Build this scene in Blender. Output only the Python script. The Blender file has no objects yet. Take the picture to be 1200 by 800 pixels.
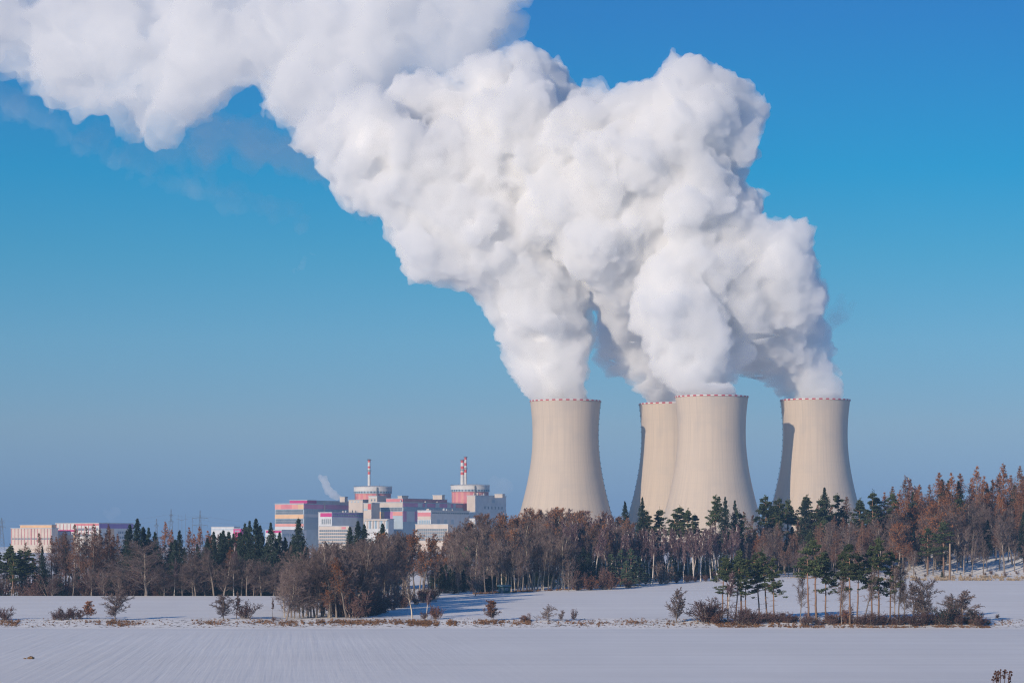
import bpy, bmesh, math, random
import numpy as np
from mathutils import Vector, Matrix, noise

# ------------------------------------------------------------------ camera, sky, sun, exposure
SC = bpy.context.scene
COL = SC.collection
F = 3400.0            # focal length in pixels of a 1200 pixel wide picture
CZ = 25.0             # eye height above the low field
HY = 640.0            # picture row of the horizon
R = math.radians
cam = bpy.data.objects.new('camera', bpy.data.cameras.new('camera'))
COL.objects.link(cam)
SC.camera = cam
cam.location = (0, 0, CZ)
cam.rotation_euler = (R(90), 0, 0)
cam.data.sensor_width = 36.0
cam.data.lens = 36.0 * F / 1200.0
cam.data.shift_y = (HY - 400.0) / 1200.0
cam.data.clip_start = 1.0
cam.data.clip_end = 200000.0

SUN_AZ, SUN_EL = 36.0, 17.0      # the sun stands behind the camera, 36 degrees to its left
world = bpy.data.worlds.new('World')
SC.world = world
world.use_nodes = True
wn, wl = world.node_tree.nodes, world.node_tree.links
wn.clear()
sky = wn.new('ShaderNodeTexSky')
sky.sky_type = 'NISHITA'
sky.sun_disc = False
sky.sun_elevation = R(SUN_EL)
sky.sun_rotation = R(180 + SUN_AZ)
sky.altitude = 0
sky.air_density = 1.0
sky.dust_density = 0.3
sky.ozone_density = 3.0
# winter air: the sky is greyer than the clear-air model low down and deeper blue higher up
tcw = wn.new('ShaderNodeTexCoord')
sepw = wn.new('ShaderNodeSeparateXYZ')
mrw = wn.new('ShaderNodeMapRange')
mrw.inputs['From Max'].default_value = 1.0
rampw = wn.new('ShaderNodeValToRGB')
SKY_TINT = [(0.0, (0.3287, 0.5521, 1.3785)), (0.0147, (0.344, 0.5369, 1.1891)), (0.041, (0.5086, 0.6594, 1.0225)), (0.0704, (0.3926, 0.7196, 1.0273)), (0.0995, (0.1823, 0.7106, 0.9899)), (0.128, (0.003, 0.679, 1.0251)), (0.18, (0.003, 0.5121, 0.9914)), (0.2, (0.003, 0.5121, 0.9914)), (0.3, (0.1, 0.62, 1.15)), (1.0, (0.42, 0.86, 1.35))]
els = rampw.color_ramp.elements
while len(els) < len(SKY_TINT): els.new(.5)
for e, (p_, c_) in zip(els, SKY_TINT):
    e.position = p_
for e, (p_, c_) in zip(els, SKY_TINT):
    e.position = p_; e.color = (*c_, 1)
hsv = wn.new('ShaderNodeMix'); hsv.data_type = 'RGBA'; hsv.blend_type = 'MULTIPLY'
hsv.inputs[0].default_value = 1.0
bg = wn.new('ShaderNodeBackground')
bg.inputs['Strength'].default_value = 0.085
wo = wn.new('ShaderNodeOutputWorld')
wl.new(tcw.outputs['Generated'], sepw.inputs[0])
wl.new(sepw.outputs['Z'], mrw.inputs['Value'])
wl.new(mrw.outputs[0], rampw.inputs[0])
wl.new(sky.outputs[0], hsv.inputs[6])
wl.new(rampw.outputs[0], hsv.inputs[7])
wl.new(hsv.outputs[2], bg.inputs['Color'])
wl.new(bg.outputs[0], wo.inputs['Surface'])

sun_data = bpy.data.lights.new('sun', 'SUN')
sun_data.energy = 4.6
sun_data.angle = R(0.53)
sun_data.color = (1.0, 0.84, 0.66)
sun = bpy.data.objects.new('sun', sun_data)
COL.objects.link(sun)
to_sun = Vector((-math.sin(R(SUN_AZ)) * math.cos(R(SUN_EL)), -math.cos(R(SUN_AZ)) * math.cos(R(SUN_EL)), math.sin(R(SUN_EL))))
sun.rotation_euler = to_sun.to_track_quat('Z', 'Y').to_euler()
sun.location = (0, -200, 300)

SC.view_settings.view_transform = 'Standard'
SC.view_settings.look = 'None'
SC.view_settings.exposure = 0.0
SC.view_settings.gamma = 1.0
SC.render.engine = 'CYCLES'
cy = SC.cycles
cy.use_denoising = True
try:
    cy.denoiser = 'OPENIMAGEDENOISE'
    cy.denoising_input_passes = 'RGB_ALBEDO_NORMAL'
    cy.denoising_prefilter = 'NONE'
except Exception:
    pass
cy.max_bounces = 16
cy.diffuse_bounces = 3
cy.glossy_bounces = 2
cy.transmission_bounces = 2
cy.volume_bounces = 12
cy.transparent_max_bounces = 12
cy.use_adaptive_sampling = True
cy.adaptive_threshold = 0.006
cy.pixel_filter_type = 'BLACKMAN_HARRIS'
cy.filter_width = 1.15

# ------------------------------------------------------------------ helpers
rnd = random.Random(7)

def at(px, py, Y):
    """the point that the photograph shows at pixel (px, py) at distance Y"""
    return Vector(((px - 600.0) / F * Y, Y, CZ + (HY - py) / F * Y))

def tag(o, label=None, cat=None, group=None, kind=None):
    if label: o['label'] = label
    if cat: o['category'] = cat
    if group: o['group'] = group
    if kind: o['kind'] = kind
    return o

def empty(name, loc, rz=0.0):
    o = bpy.data.objects.new(name, None)
    o.location = loc
    o.rotation_euler = (0, 0, rz)
    o.empty_display_size = 1.0
    COL.objects.link(o)
    return o

def mesh_obj(name, verts, faces, mat, parent=None, smooth=False, mats=None, fmat=None):
    me = bpy.data.meshes.new(name)
    me.from_pydata([tuple(v) for v in verts], [], faces)
    if mats:
        for m in mats: me.materials.append(m)
    else:
        me.materials.append(mat)
    if fmat is not None:
        me.polygons.foreach_set('material_index', np.array(fmat, dtype=np.int32))
    if smooth:
        me.polygons.foreach_set('use_smooth', np.ones(len(me.polygons), dtype=bool))
    me.update()
    o = bpy.data.objects.new(name, me)
    COL.objects.link(o)
    if parent: o.parent = parent
    return o

class MB:
    """collects boxes, tubes and faces and links them as one mesh"""
    def __init__(self): self.v, self.f, self.m = [], [], []
    def add(self, vs, fs, mi=0):
        b = len(self.v)
        self.v.extend(vs)
        for f in fs:
            self.f.append(tuple(b + i for i in f)); self.m.append(mi)
    def box(self, x0, x1, y0, y1, z0, z1, mi=0):
        self.add([(x0,y0,z0),(x1,y0,z0),(x1,y1,z0),(x0,y1,z0),(x0,y0,z1),(x1,y0,z1),(x1,y1,z1),(x0,y1,z1)],
                 [(3,2,1,0),(4,5,6,7),(0,1,5,4),(1,2,6,5),(2,3,7,6),(3,0,4,7)], mi)
    def tube(self, pts, rads, n=6, mi=0, cap=True):
        rings = []
        for i, p in enumerate(pts):
            p = Vector(p)
            d = (Vector(pts[min(i+1, len(pts)-1)]) - Vector(pts[max(i-1, 0)]))
            d = d.normalized() if d.length > 1e-9 else Vector((0,0,1))
            a = d.cross(Vector((1,0,0)) if abs(d.x) < .8 else Vector((0,1,0))).normalized()
            b = d.cross(a)
            rings.append([p + (a*math.cos(2*math.pi*k/n) + b*math.sin(2*math.pi*k/n))*rads[i] for k in range(n)])
        vs = [q for r_ in rings for q in r_]
        fs = []
        for i in range(len(pts)-1):
            for k in range(n):
                k2 = (k+1) % n
                fs.append((i*n+k, i*n+k2, (i+1)*n+k2, (i+1)*n+k))
        if cap:
            fs.append(tuple(range(n-1,-1,-1))); fs.append(tuple((len(pts)-1)*n + k for k in range(n)))
        self.add(vs, fs, mi)
    def build(self, name, mat, parent=None, smooth=False, mats=None):
        return mesh_obj(name, self.v, self.f, mat, parent, smooth, mats, self.m if mats else None)

def nmat(name, col, rough=0.85, spec=0.2):
    m = bpy.data.materials.new(name)
    m.use_nodes = True
    b = m.node_tree.nodes['Principled BSDF']
    b.inputs['Base Color'].default_value = (*col, 1)
    b.inputs['Roughness'].default_value = rough
    b.inputs['Specular IOR Level'].default_value = spec
    return m, m.node_tree.nodes, m.node_tree.links, b

def noisy(name, c1, c2, scale, rough=0.85, detail=4, spec=0.2, lo=.35, hi=.65, stretch=None, rand=0.0):
    """two tones mixed by noise in object space, plus a random tint per object"""
    m, N, L, b = nmat(name, c1, rough, spec)
    tc = N.new('ShaderNodeTexCoord')
    nz = N.new('ShaderNodeTexNoise'); nz.inputs['Scale'].default_value = scale; nz.inputs['Detail'].default_value = detail
    src = tc.outputs['Object']
    if stretch:
        mp = N.new('ShaderNodeMapping'); mp.inputs['Scale'].default_value = stretch
        L.new(src, mp.inputs[0]); src = mp.outputs[0]
    L.new(src, nz.inputs['Vector'])
    rp = N.new('ShaderNodeValToRGB')
    rp.color_ramp.elements[0].position = lo; rp.color_ramp.elements[1].position = hi
    rp.color_ramp.elements[0].color = (*c1, 1); rp.color_ramp.elements[1].color = (*c2, 1)
    L.new(nz.outputs['Fac'], rp.inputs[0])
    out = rp.outputs[0]
    if rand:
        oi = N.new('ShaderNodeObjectInfo')
        mr = N.new('ShaderNodeMapRange'); mr.inputs['To Min'].default_value = 1-rand; mr.inputs['To Max'].default_value = 1+rand
        L.new(oi.outputs['Random'], mr.inputs['Value'])
        hs = N.new('ShaderNodeHueSaturation')
        L.new(mr.outputs[0], hs.inputs['Value']); L.new(out, hs.inputs['Color'])
        out = hs.outputs[0]
    L.new(out, b.inputs['Base Color'])
    return m

def ico(sub):
    bm = bmesh.new(); bmesh.ops.create_icosphere(bm, subdivisions=sub, radius=1)
    v = np.array([q.co[:] for q in bm.verts]); f = np.array([[q.index for q in p.verts] for p in bm.faces]); bm.free()
    return v, f
# ------------------------------------------------------------------ the lie of the land
def smooth(a, b, x):
    t = min(1.0, max(0.0, (x - a) / (b - a)))
    return t * t * (3 - 2 * t)
PROF = [(-500,-1.6),(0,-1.7),(30,-2.8),(60,-4.4),(120,-8.5),(200,-13.2),(330,-18.2),(450,-21.2),(740,-21.5),(767,-21.75),(774,-21.35),(789,-20.0),(796,-19.75),(830,-19.2),(940,-16.2),(1080,-12.0),(1300,-8.0),(2000,-7.0),(3000,-8),(3300,-6),(3600,-5),(6000,-6),(9000,-8),(60000,-10)]
def height(x, y):
    """ground height relative to the eye"""
    for (a, za), (b, zb) in zip(PROF, PROF[1:]):
        if y < b:
            t = max(0.0, (y - a) / (b - a)); z = za + (zb - za) * t; break
    else:
        z = PROF[-1][1]
    # crest of the upper field hides the foot of the left wood
    z -= 2.6 * smooth(-20, -80, x) * smooth(944, 965, y) * smooth(1500, 1000, y)
    # the wooded bank on the right
    z += 9.0 * smooth(120, 190, x) * smooth(1085, 1170, y) * smooth(2400, 1300, y)
    # lumps of the hedge bank
    z += (.22 * math.sin(x * .23) * math.sin(x * .071) + .25 * noise.noise(Vector((x * .3, y * .25, 3)))) * smooth(768, 776, y) * smooth(808, 798, y)
    z += 0.12 * noise.noise(Vector((x * .013, y * .013, 0)))
    return z
def ground(x, y): return CZ + height(x, y)
def foot(px, py, lo=120.0, hi=3000.0):
    """the point of the ground that the photograph shows at pixel (px, py)"""
    y = lo
    while y < hi:
        x = (px - 600) / F * y
        if height(x, y) * F / y >= HY - py: break
        y += 2.0
    return Vector(((px - 600) / F * y, y, ground((px - 600) / F * y, y)))
# ------------------------------------------------------------------ snow fields: one sheet to the horizon
def snow():
    m, N, L, b = nmat('snow', (.80, .81, .84), .75, .15)
    tc = N.new('ShaderNodeTexCoord')
    def mapped(rz, sc):
        mp = N.new('ShaderNodeMapping'); mp.vector_type = 'TEXTURE'; mp.inputs['Rotation'].default_value = (0, 0, rz); mp.inputs['Scale'].default_value = tuple(1 / q for q in sc)
        L.new(tc.outputs['Object'], mp.inputs[0]); return mp.outputs[0]
    def noi(vec, scale, detail, rough=.55):
        n = N.new('ShaderNodeTexNoise'); n.inputs['Scale'].default_value = scale; n.inputs['Detail'].default_value = detail; n.inputs['Roughness'].default_value = rough
        L.new(vec, n.inputs['Vector']); return n.outputs['Fac']
    def rng_(v, a, b_, c=0, d=1):
        mr = N.new('ShaderNodeMapRange'); mr.inputs[1].default_value = a; mr.inputs[2].default_value = b_; mr.inputs[3].default_value = c; mr.inputs[4].default_value = d
        L.new(v, mr.inputs[0]); return mr.outputs[0]
    def op(o, a, b_):
        q = N.new('ShaderNodeMath'); q.operation = o
        for i, s in enumerate((a, b_)):
            if isinstance(s, (int, float)): q.inputs[i].default_value = s
            else: L.new(s, q.inputs[i])
        return q.outputs[0]
    sep = N.new('ShaderNodeSeparateXYZ'); L.new(tc.outputs['Object'], sep.inputs[0])
    # drill rows running up the lower field on the left, tractor passes across it on the right
    rows = noi(mapped(.075, (1.0, .010, 1)), .8, 3)
    passes = noi(mapped(.02, (.006, .11, 1)), 1.0, 4)
    fine = noi(mapped(.02, (.02, .5, 1)), 1.0, 3)
    left = rng_(sep.outputs['X'], -55, 25, 1, 0)
    near = rng_(sep.outputs['Y'], 690, 770, 1, 0)
    rows_w = op('MULTIPLY', op('MULTIPLY', rows, left), near)
    pass_w = op('ADD', op('MULTIPLY', passes, op('SUBTRACT', 1.15, op('MULTIPLY', left, near))), op('MULTIPLY', fine, .5))
    big = noi(mapped(0, (1, .35, 1)), .02, 4)
    grain = noi(tc.outputs['Object'], 1.3, 5)
    # where the cover is thin the frozen soil greys the snow
    thin = op('ADD', op('ADD', op('MULTIPLY', rows_w, .38), op('MULTIPLY', pass_w, .40)), op('MULTIPLY', big, .45))
    fac = rng_(thin, .42, 1.0, 0, .62)
    bank = op('MULTIPLY', rng_(sep.outputs['Y'], 768, 773, 0, 1), rng_(sep.outputs['Y'], 793, 803, 1, 0))
    clod = rng_(noi(mapped(0, (.9, .75, 1)), .9, 5, .65), .55, .62, 0, 1)
    mx = N.new('ShaderNodeMix'); mx.data_type = 'RGBA'
    L.new(fac, mx.inputs[0]); mx.inputs[6].default_value = (.90, .885, .86, 1); mx.inputs[7].default_value = (.54, .52, .49, 1)
    mx2 = N.new('ShaderNodeMix'); mx2.data_type = 'RGBA'
    L.new(op('MULTIPLY', bank, clod), mx2.inputs[0]); L.new(mx.outputs[2], mx2.inputs[6]); mx2.inputs[7].default_value = (.16, .115, .075, 1)
    L.new(mx2.outputs[2], b.inputs['Base Color'])
    h = op('ADD', op('ADD', op('MULTIPLY', rows_w, .22), op('MULTIPLY', pass_w, .35)), op('ADD', op('MULTIPLY', big, 1.2), op('MULTIPLY', grain, .06)))
    bp = N.new('ShaderNodeBump'); bp.inputs['Strength'].default_value = .7; bp.inputs['Distance'].default_value = .6
    L.new(h, bp.inputs['Height']); L.new(bp.outputs[0], b.inputs['Normal'])
    return m
M_SNOW = snow()
def build_ground():
    NX = 220
    ys = [-500, -200, -60, 0, 10, 20, 30, 45, 60, 90, 120, 160, 200, 260, 330, 390, 450, 520, 600, 680, 735]
    ys += [740, 750, 758, 763] + [766 + 1.5 * i for i in range(28)] + [812, 820, 830, 840] + [850, 865, 880, 895, 910, 925, 938, 944, 948, 952, 956, 961, 966, 975, 990, 1010, 1030, 1050, 1065, 1080, 1086]
    ys += [1090 + 6 * i for i in range(18)] + [1210, 1240, 1300, 1380, 1500, 1700, 2000, 2300, 2700, 3000, 3300, 3600, 4200, 6000, 9000, 15000, 30000, 60000]
    vs, fs = [], []
    for y in ys:
        w = max(420.0, abs(y) * .42)
        for i in range(NX + 1):
            x = (i / NX * 2 - 1) * w
            vs.append((x, y, ground(x, y)))
    for j in range(len(ys) - 1):
        for i in range(NX):
            a = j * (NX + 1) + i
            fs.append((a, a + 1, a + NX + 2, a + NX + 1))
    g = mesh_obj('ground', vs, fs, M_SNOW, None, True)
    tag(g, 'snow covered fields rising gently towards the power station', None, None, 'structure')
build_ground()
# ------------------------------------------------------------------ cooling towers
def concrete():
    m, N, L, b = nmat('ribbed_concrete', (.53, .435, .335), .9, .1)
    tc = N.new('ShaderNodeTexCoord')
    sep = N.new('ShaderNodeSeparateXYZ'); L.new(tc.outputs['Object'], sep.inputs[0])
    at2 = N.new('ShaderNodeMath'); at2.operation = 'ARCTAN2'
    L.new(sep.outputs['Y'], at2.inputs[0]); L.new(sep.outputs['X'], at2.inputs[1])
    comb = N.new('ShaderNodeCombineXYZ')
    mu = N.new('ShaderNodeMath'); mu.operation = 'MULTIPLY'; mu.inputs[1].default_value = 40
    L.new(at2.outputs[0], mu.inputs[0])
    L.new(mu.outputs[0], comb.inputs['X']); L.new(sep.outputs['Z'], comb.inputs['Z'])
    def noi(sx, sz, scale, detail, seed):
        mp = N.new('ShaderNodeMapping'); mp.inputs['Scale'].default_value = (sx, 1, sz); mp.inputs['Location'].default_value = (seed, seed, 0)
        L.new(comb.outputs[0], mp.inputs[0])
        n = N.new('ShaderNodeTexNoise'); n.inputs['Scale'].default_value = scale; n.inputs['Detail'].default_value = detail
        L.new(mp.outputs[0], n.inputs['Vector']); return n.outputs['Fac']
    streak = noi(1, .02, .55, 3, 0)      # rain streaks down the shell
    lift = noi(.02, 1, .45, 2, 9)        # casting lifts round the shell
    blot = noi(.5, .5, .05, 4, 4)
    def mix(a, fac, lo, hi, col, amt):
        mr = N.new('ShaderNodeMapRange'); mr.inputs['From Min'].default_value = lo; mr.inputs['From Max'].default_value = hi; mr.inputs['To Max'].default_value = amt
        L.new(fac, mr.inputs['Value'])
        x = N.new('ShaderNodeMix'); x.data_type = 'RGBA'
        L.new(mr.outputs[0], x.inputs[0]); L.new(a, x.inputs[6]); x.inputs[7].default_value = (*col, 1)
        return x.outputs[2]
    rgb = N.new('ShaderNodeRGB'); rgb.outputs[0].default_value = (.53, .435, .335, 1)
    oi = N.new('ShaderNodeObjectInfo')
    c = mix(rgb.outputs[0], streak, .45, .75, (.40, .335, .275), .55)
    c = mix(c, lift, .45, .7, (.44, .365, .295), .18)
    c = mix(c, blot, .5, .72, (.40, .35, .30), .6)
    L.new(c, b.inputs['Base Color'])
    # vertical wind ribs
    wv = N.new('ShaderNodeMath'); wv.operation = 'SINE'
    m2 = N.new('ShaderNodeMath'); m2.operation = 'MULTIPLY'; m2.inputs[1].default_value = 120
    L.new(at2.outputs[0], m2.inputs[0]); L.new(m2.outputs[0], wv.inputs[0])
    bp = N.new('ShaderNodeBump'); bp.inputs['Strength'].default_value = .15; bp.inputs['Distance'].default_value = .12
    L.new(wv.outputs[0], bp.inputs['Height']); L.new(bp.outputs[0], b.inputs['Normal'])
    return m
M_CONC = concrete()
M_RED = nmat('signal_red_paint', (.46, .06, .06), .6)[0]
M_WHITE = nmat('white_paint', (.62, .58, .54), .6)[0]
M_STEEL = noisy('galvanised_steel', (.10, .11, .12), (.17, .17, .17), 2.0, .6)
M_DARK = nmat('dark_inner_shell', (.16, .15, .14), .9)[0]

def tower_r(z, H, rt):
    zt = H - 40.0                       # throat 40 m below the lip
    k = .150 if z > zt else .166
    a2 = rt * rt - .150 * 1600
    return math.sqrt(a2 + k * (z - zt) ** 2)

def cooling_tower(px, Y, top_py, dia, label, ladder_deg):
    top = CZ + (HY - top_py) / F * Y
    x = (px - 600) / F * Y
    zg = ground(x, Y)
    H = top - zg
    rt = dia / 2
    root = empty('cooling_tower', (x, Y, zg))
    tag(root, label, 'cooling tower', 'cooling towers of the power station')
    n, lev = 160, 64
    base = 9.0
    vs, fs = [], []
    for side in (0, 1):
        for i in range(lev + 1):
            z = base + (H - base) * i / lev
            r = tower_r(z, H, rt) - (1.0 if side else 0)
            for k in range(n):
                t = 2 * math.pi * k / n
                vs.append((r * math.cos(t), r * math.sin(t), z))
    o2 = (lev + 1) * n
    for i in range(lev):
        for k in range(n):
            k2 = (k + 1) % n
            fs.append((i*n+k, i*n+k2, (i+1)*n+k2, (i+1)*n+k))
            fs.append((o2+i*n+k2, o2+i*n+k, o2+(i+1)*n+k, o2+(i+1)*n+k2))
    for k in range(n):
        k2 = (k + 1) % n
        fs.append((lev*n+k, lev*n+k2, o2+lev*n+k2, o2+lev*n+k))
        fs.append((k2, k, o2+k, o2+k2))
    mesh_obj('shell', vs, fs, M_CONC, root, True)
    # red and white warning band round the lip: raised panels
    ring = MB()
    nb = 64
    z0, z1 = H - 1.25, H + .2
    for k in range(nb):
        for s in range(2):
            a0 = 2*math.pi*(k + s*.5)/nb; a1 = 2*math.pi*(k + s*.5 + .5)/nb
            ro, ri = rt + .55, rt - 1.4
            q = []
            for (r, z) in ((ro, z0), (ro, z1), (ri, z1), (ri, z0 + .7)):
                q += [(r*math.cos(a0), r*math.sin(a0), z), (r*math.cos(a1), r*math.sin(a1), z)]
            ring.add(q, [(0,1,3,2),(2,3,5,4),(4,5,7,6)], k % 2)
    ring.build('warning_band', None, root, False, [M_RED, M_WHITE])
    # climbing ladder with its safety cage and rest landings
    ld = MB()
    t = R(ladder_deg)
    u = Vector((math.cos(t), math.sin(t), 0)); w = Vector((-math.sin(t), math.cos(t), 0))
    for s in (-.45, .45):
        pts = []
        for i in range(40):
            z = base + (H - base) * i / 39
            pts.append(u * (tower_r(z, H, rt) + .5) + w * s + Vector((0, 0, z)))
        ld.tube(pts, [.14] * 40, 4)
    for i in range(26):
        z = base + 4 + (H - base - 6) * i / 25
        c = u * (tower_r(z, H, rt) + .9) + Vector((0, 0, z))
        a = [c - u*.6 - w*.7, c + u*.35 - w*.7, c + u*.35 + w*.7, c - u*.6 + w*.7]
        ld.add(a + [q + Vector((0,0,.9)) for q in a], [(3,2,1,0),(4,5,6,7),(0,1,5,4),(1,2,6,5),(2,3,7,6),(3,0,4,7)])
    ld.build('ladder', M_STEEL, root)
    # raking columns under the shell
    leg = MB()
    r0, r1 = tower_r(0, H, rt) + 1.5, tower_r(base, H, rt) - .5
    for k in range(56):
        a0 = 2*math.pi*k/56
        for s in (-1, 1):
            a1 = a0 + s*math.pi/56
            leg.tube([(r0*math.cos(a0), r0*math.sin(a0), -2), (r1*math.cos(a1), r1*math.sin(a1), base + .3)], [.55, .5], 6)
    leg.build('raking_colonnade', M_CONC, root)
    return root, x, zg, H, rt

T1 = cooling_tower(662.5, 3384, 469.5, 82.6, 'pale concrete cooling tower standing alone on the left, clear of the others', 4)
T2 = cooling_tower(789.5, 3462, 473.0, 82.2, 'cooling tower half hidden behind a nearer one, its left side in shadow', 172)
T3 = cooling_tower(834.0, 3265, 464.5, 82.4, 'nearest and widest cooling tower, overlapping the half hidden tower behind it', 70)
T4 = cooling_tower(955.5, 3358, 468.5, 80.4, 'rightmost cooling tower, a tower-shaped shadow down its left flank', 176)
# ------------------------------------------------------------------ power station buildings
# every block is set square to one plan grid: its lit gable runs to the left of the near corner, its long shaded side to the right
GA = R(30)
E1 = Vector((-math.cos(GA), math.sin(GA), 0)); E2 = Vector((math.sin(GA), math.cos(GA), 0))
def paint(name, c, rough=.7): return noisy(name, tuple(q * .93 for q in c), tuple(min(1, q * 1.05) for q in c), .15, rough, 3, .2)
M_CREAM = paint('cream_panels', (.54, .46, .395)); M_PINK = paint('salmon_panels', (.64, .29, .24)); M_ORANGE = paint('apricot_panels', (.66, .42, .24))
M_MAG = paint('magenta_panels', (.50, .035, .17)); M_PURP = paint('plum_panels', (.54, .20, .35)); M_LIL = paint('rose_panels', (.58, .20, .21))
M_GREY = paint('pale_grey_cladding', (.55, .56, .58)); M_BLUEG = paint('blue_grey_cladding', (.38, .46, .53)); M_ROOF = paint('grey_roofing', (.42, .43, .45))
M_BRED = paint('red_panels', (.55, .09, .07)); M_VIOLET = paint('violet_panels', (.27, .13, .36)); M_DRUM = paint('white_drum_cladding', (.60, .58, .56))
M_WIN = nmat('window_glass', (.10, .13, .16), .3, .5)[0]
M_WIN2 = nmat('blue_glazing', (.26, .36, .44), .4, .4)[0]
M_FRAME = nmat('window_frames', (.40, .41, .42), .6)[0]

GEAR = []
class Block:
    """corner px, roof py, widths in pixels of the left (lit) and right (shaded) faces"""
    def __init__(s, px, py, wl, wr, Y, name, label, cat, mat, group='buildings of the power station', base_py=None, depth_l=None, roof=True, parent=None):
        s.k = Y / F; s.Y = Y
        c = at(px, py, Y)
        s.px, s.py = px, py
        s.L = (wl * s.k / math.cos(GA)) if wl else 20.0
        s.Wd = (wr * s.k / math.sin(GA)) if wr else 20.0
        s.z1 = c.z
        zg = min(ground(c.x, Y), ground(c.x + (s.E(1) * s.L).x, Y + 30)) - 2.0
        s.z0 = zg if base_py is None else CZ + (HY - base_py) / F * Y
        if parent is None:
            s.root = empty(name, (c.x, Y, s.z0)); tag(s.root, label, cat, group)
        else:
            s.root = parent
        s.o = Vector((c.x, Y, 0)) - Vector((s.root.location.x, s.root.location.y, 0)); s.zo = s.root.location.z
        mb = MB()
        mb.add([p for z in (s.z0, s.z1) for p in (s.P(0,0,z), s.P(0,s.Wd,z), s.P(s.L,s.Wd,z), s.P(s.L,0,z))],
               [(3,2,1,0),(4,5,6,7),(0,1,5,4),(1,2,6,5),(2,3,7,6),(3,0,4,7)])
        mb.build('wall' if parent is None else 'roof_house', mat, s.root)
        if roof:
            r = MB(); e = .5; z0, z1 = s.z1 + .003, s.z1 + .7
            r.add([p for z in (z0, z1) for p in (s.P(-e,-e,z), s.P(-e,s.Wd+e,z), s.P(s.L+e,s.Wd+e,z), s.P(s.L+e,-e,z))],
                  [(3,2,1,0),(4,5,6,7),(0,1,5,4),(1,2,6,5),(2,3,7,6),(3,0,4,7)])
            r.build('roof', M_ROOF, s.root)
    def E(s, i): return E1 if i == 1 else E2
    def P(s, a, b, z): return s.o + E1 * a + E2 * b + Vector((0, 0, z - s.zo))
    def zpy(s, py): return CZ + (HY - py) / F * s.Y
    def slab(s, name, face, p0, p1, py0, py1, mat, proud=.25, parent=None):
        """panel on face 'l' or 'r', from pixel p0 to p1 and row py0 to py1"""
        mb = MB(); s._slab(mb, face, p0, p1, py0, py1, proud)
        return mb.build(name, mat, parent or s.root)
    def _slab(s, mb, face, p0, p1, py0, py1, proud=.25):
        z0, z1 = max(s.z0 + .05, s.zpy(py1)), s.zpy(py0)
        if z1 <= z0: return
        if face == 'l':
            a0, a1 = (s.px - p1) * s.k / math.cos(GA), (s.px - p0) * s.k / math.cos(GA)
            q = [(a0, -proud), (a1, -proud), (a1, .02), (a0, .02)]
        else:
            b0, b1 = (p0 - s.px) * s.k / math.sin(GA), (p1 - s.px) * s.k / math.sin(GA)
            q = [(-proud, b0), (.02, b0), (.02, b1), (-proud, b1)]
        vs = [s.P(a, b, z) for z in (z0, z1) for a, b in q]
        mb.add(vs, [(3,2,1,0),(4,5,6,7),(0,1,5,4),(1,2,6,5),(2,3,7,6),(3,0,4,7)])
    def windows(s, face, p0, p1, py0, py1, n, mat=None, fill=.72, proud=.3, name='window'):
        """a strip of n windows: each a pane in a frame of its own when few, one glazed band when many"""
        w = (p1 - p0) / n
        if n > 12:
            f = s.slab(name + '_band', face, p0, p1, py0, py1, mat or M_WIN, proud)
            mb = MB()
            for i in range(n + 1): s._slab(mb, face, p0 + i*w - .06*w, p0 + i*w + .06*w, py0, py1, proud + .12)
            s._slab(mb, face, p0, p1, (py0+py1)/2 - .12, (py0+py1)/2 + .12, proud + .08)
            mb.build('glazing_bars', M_FRAME, f)
            return
        for i in range(n):
            c = p0 + (i + .5) * w
            f = s.slab(name, face, c - w*fill/2, c + w*fill/2, py0, py1, M_FRAME, proud * .6)
            s.slab('pane', face, c - w*fill/2 + .12*w, c + w*fill/2 - .12*w, py0 + (py1-py0)*.1, py1 - (py1-py0)*.1, mat or M_WIN, proud, f)

YP = 3450
# --- left turbine hall
b = Block(356, 590, 35.5, 74, YP, 'turbine_hall', 'long turbine hall at the left end, salmon striped gable and plum topped glass side', 'turbine hall', M_BLUEG)
GEAR.append((b, 9))
for i, (a, c, m) in enumerate([(320.6, 328, M_PINK), (328, 341.5, M_LIL), (341.5, 349, M_PINK), (349, 355.8, M_ORANGE)]):
    b.slab('upper_panel', 'l', a, c, 590.6, 596.2, m)
b.windows('l', 321.5, 355, 597, 602, 24)
b.slab('wide_panel', 'l', 320.6, 355.8, 602.4, 607.2, M_ORANGE)
b.windows('l', 321.5, 355, 607.8, 613, 24)
b.slab('wide_panel', 'l', 320.6, 355.8, 613.4, 616.4, M_PINK)
b.slab('base_panel', 'l', 320.6, 355.8, 616.8, 640, M_GREY)
b.slab('fascia', 'r', 356.3, 429.5, 590.6, 595.8, M_PURP)
b.windows('r', 357, 429, 596.6, 601.5, 40, M_WIN2)
b.slab('spandrel', 'r', 356.3, 429.5, 602, 605.5, M_GREY)
b.windows('r', 357, 372, 606, 620, 14, M_WIN2)
b.slab('pilaster', 'r', 377, 378.2, 589, 601, M_CREAM, .6)
Block(360, 586.2, 21.5, 0, YP + 8, '', '', '', M_MAG, base_py=590, parent=b.root)
Block(362, 586.6, 1.5, 46, YP + 30, '', '', '', M_ROOF, base_py=590, parent=b.root)
# roof plant
Block(404, 582.2, 6, 3, YP + 60, '', '', '', M_CREAM, base_py=588, parent=b.root)
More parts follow.
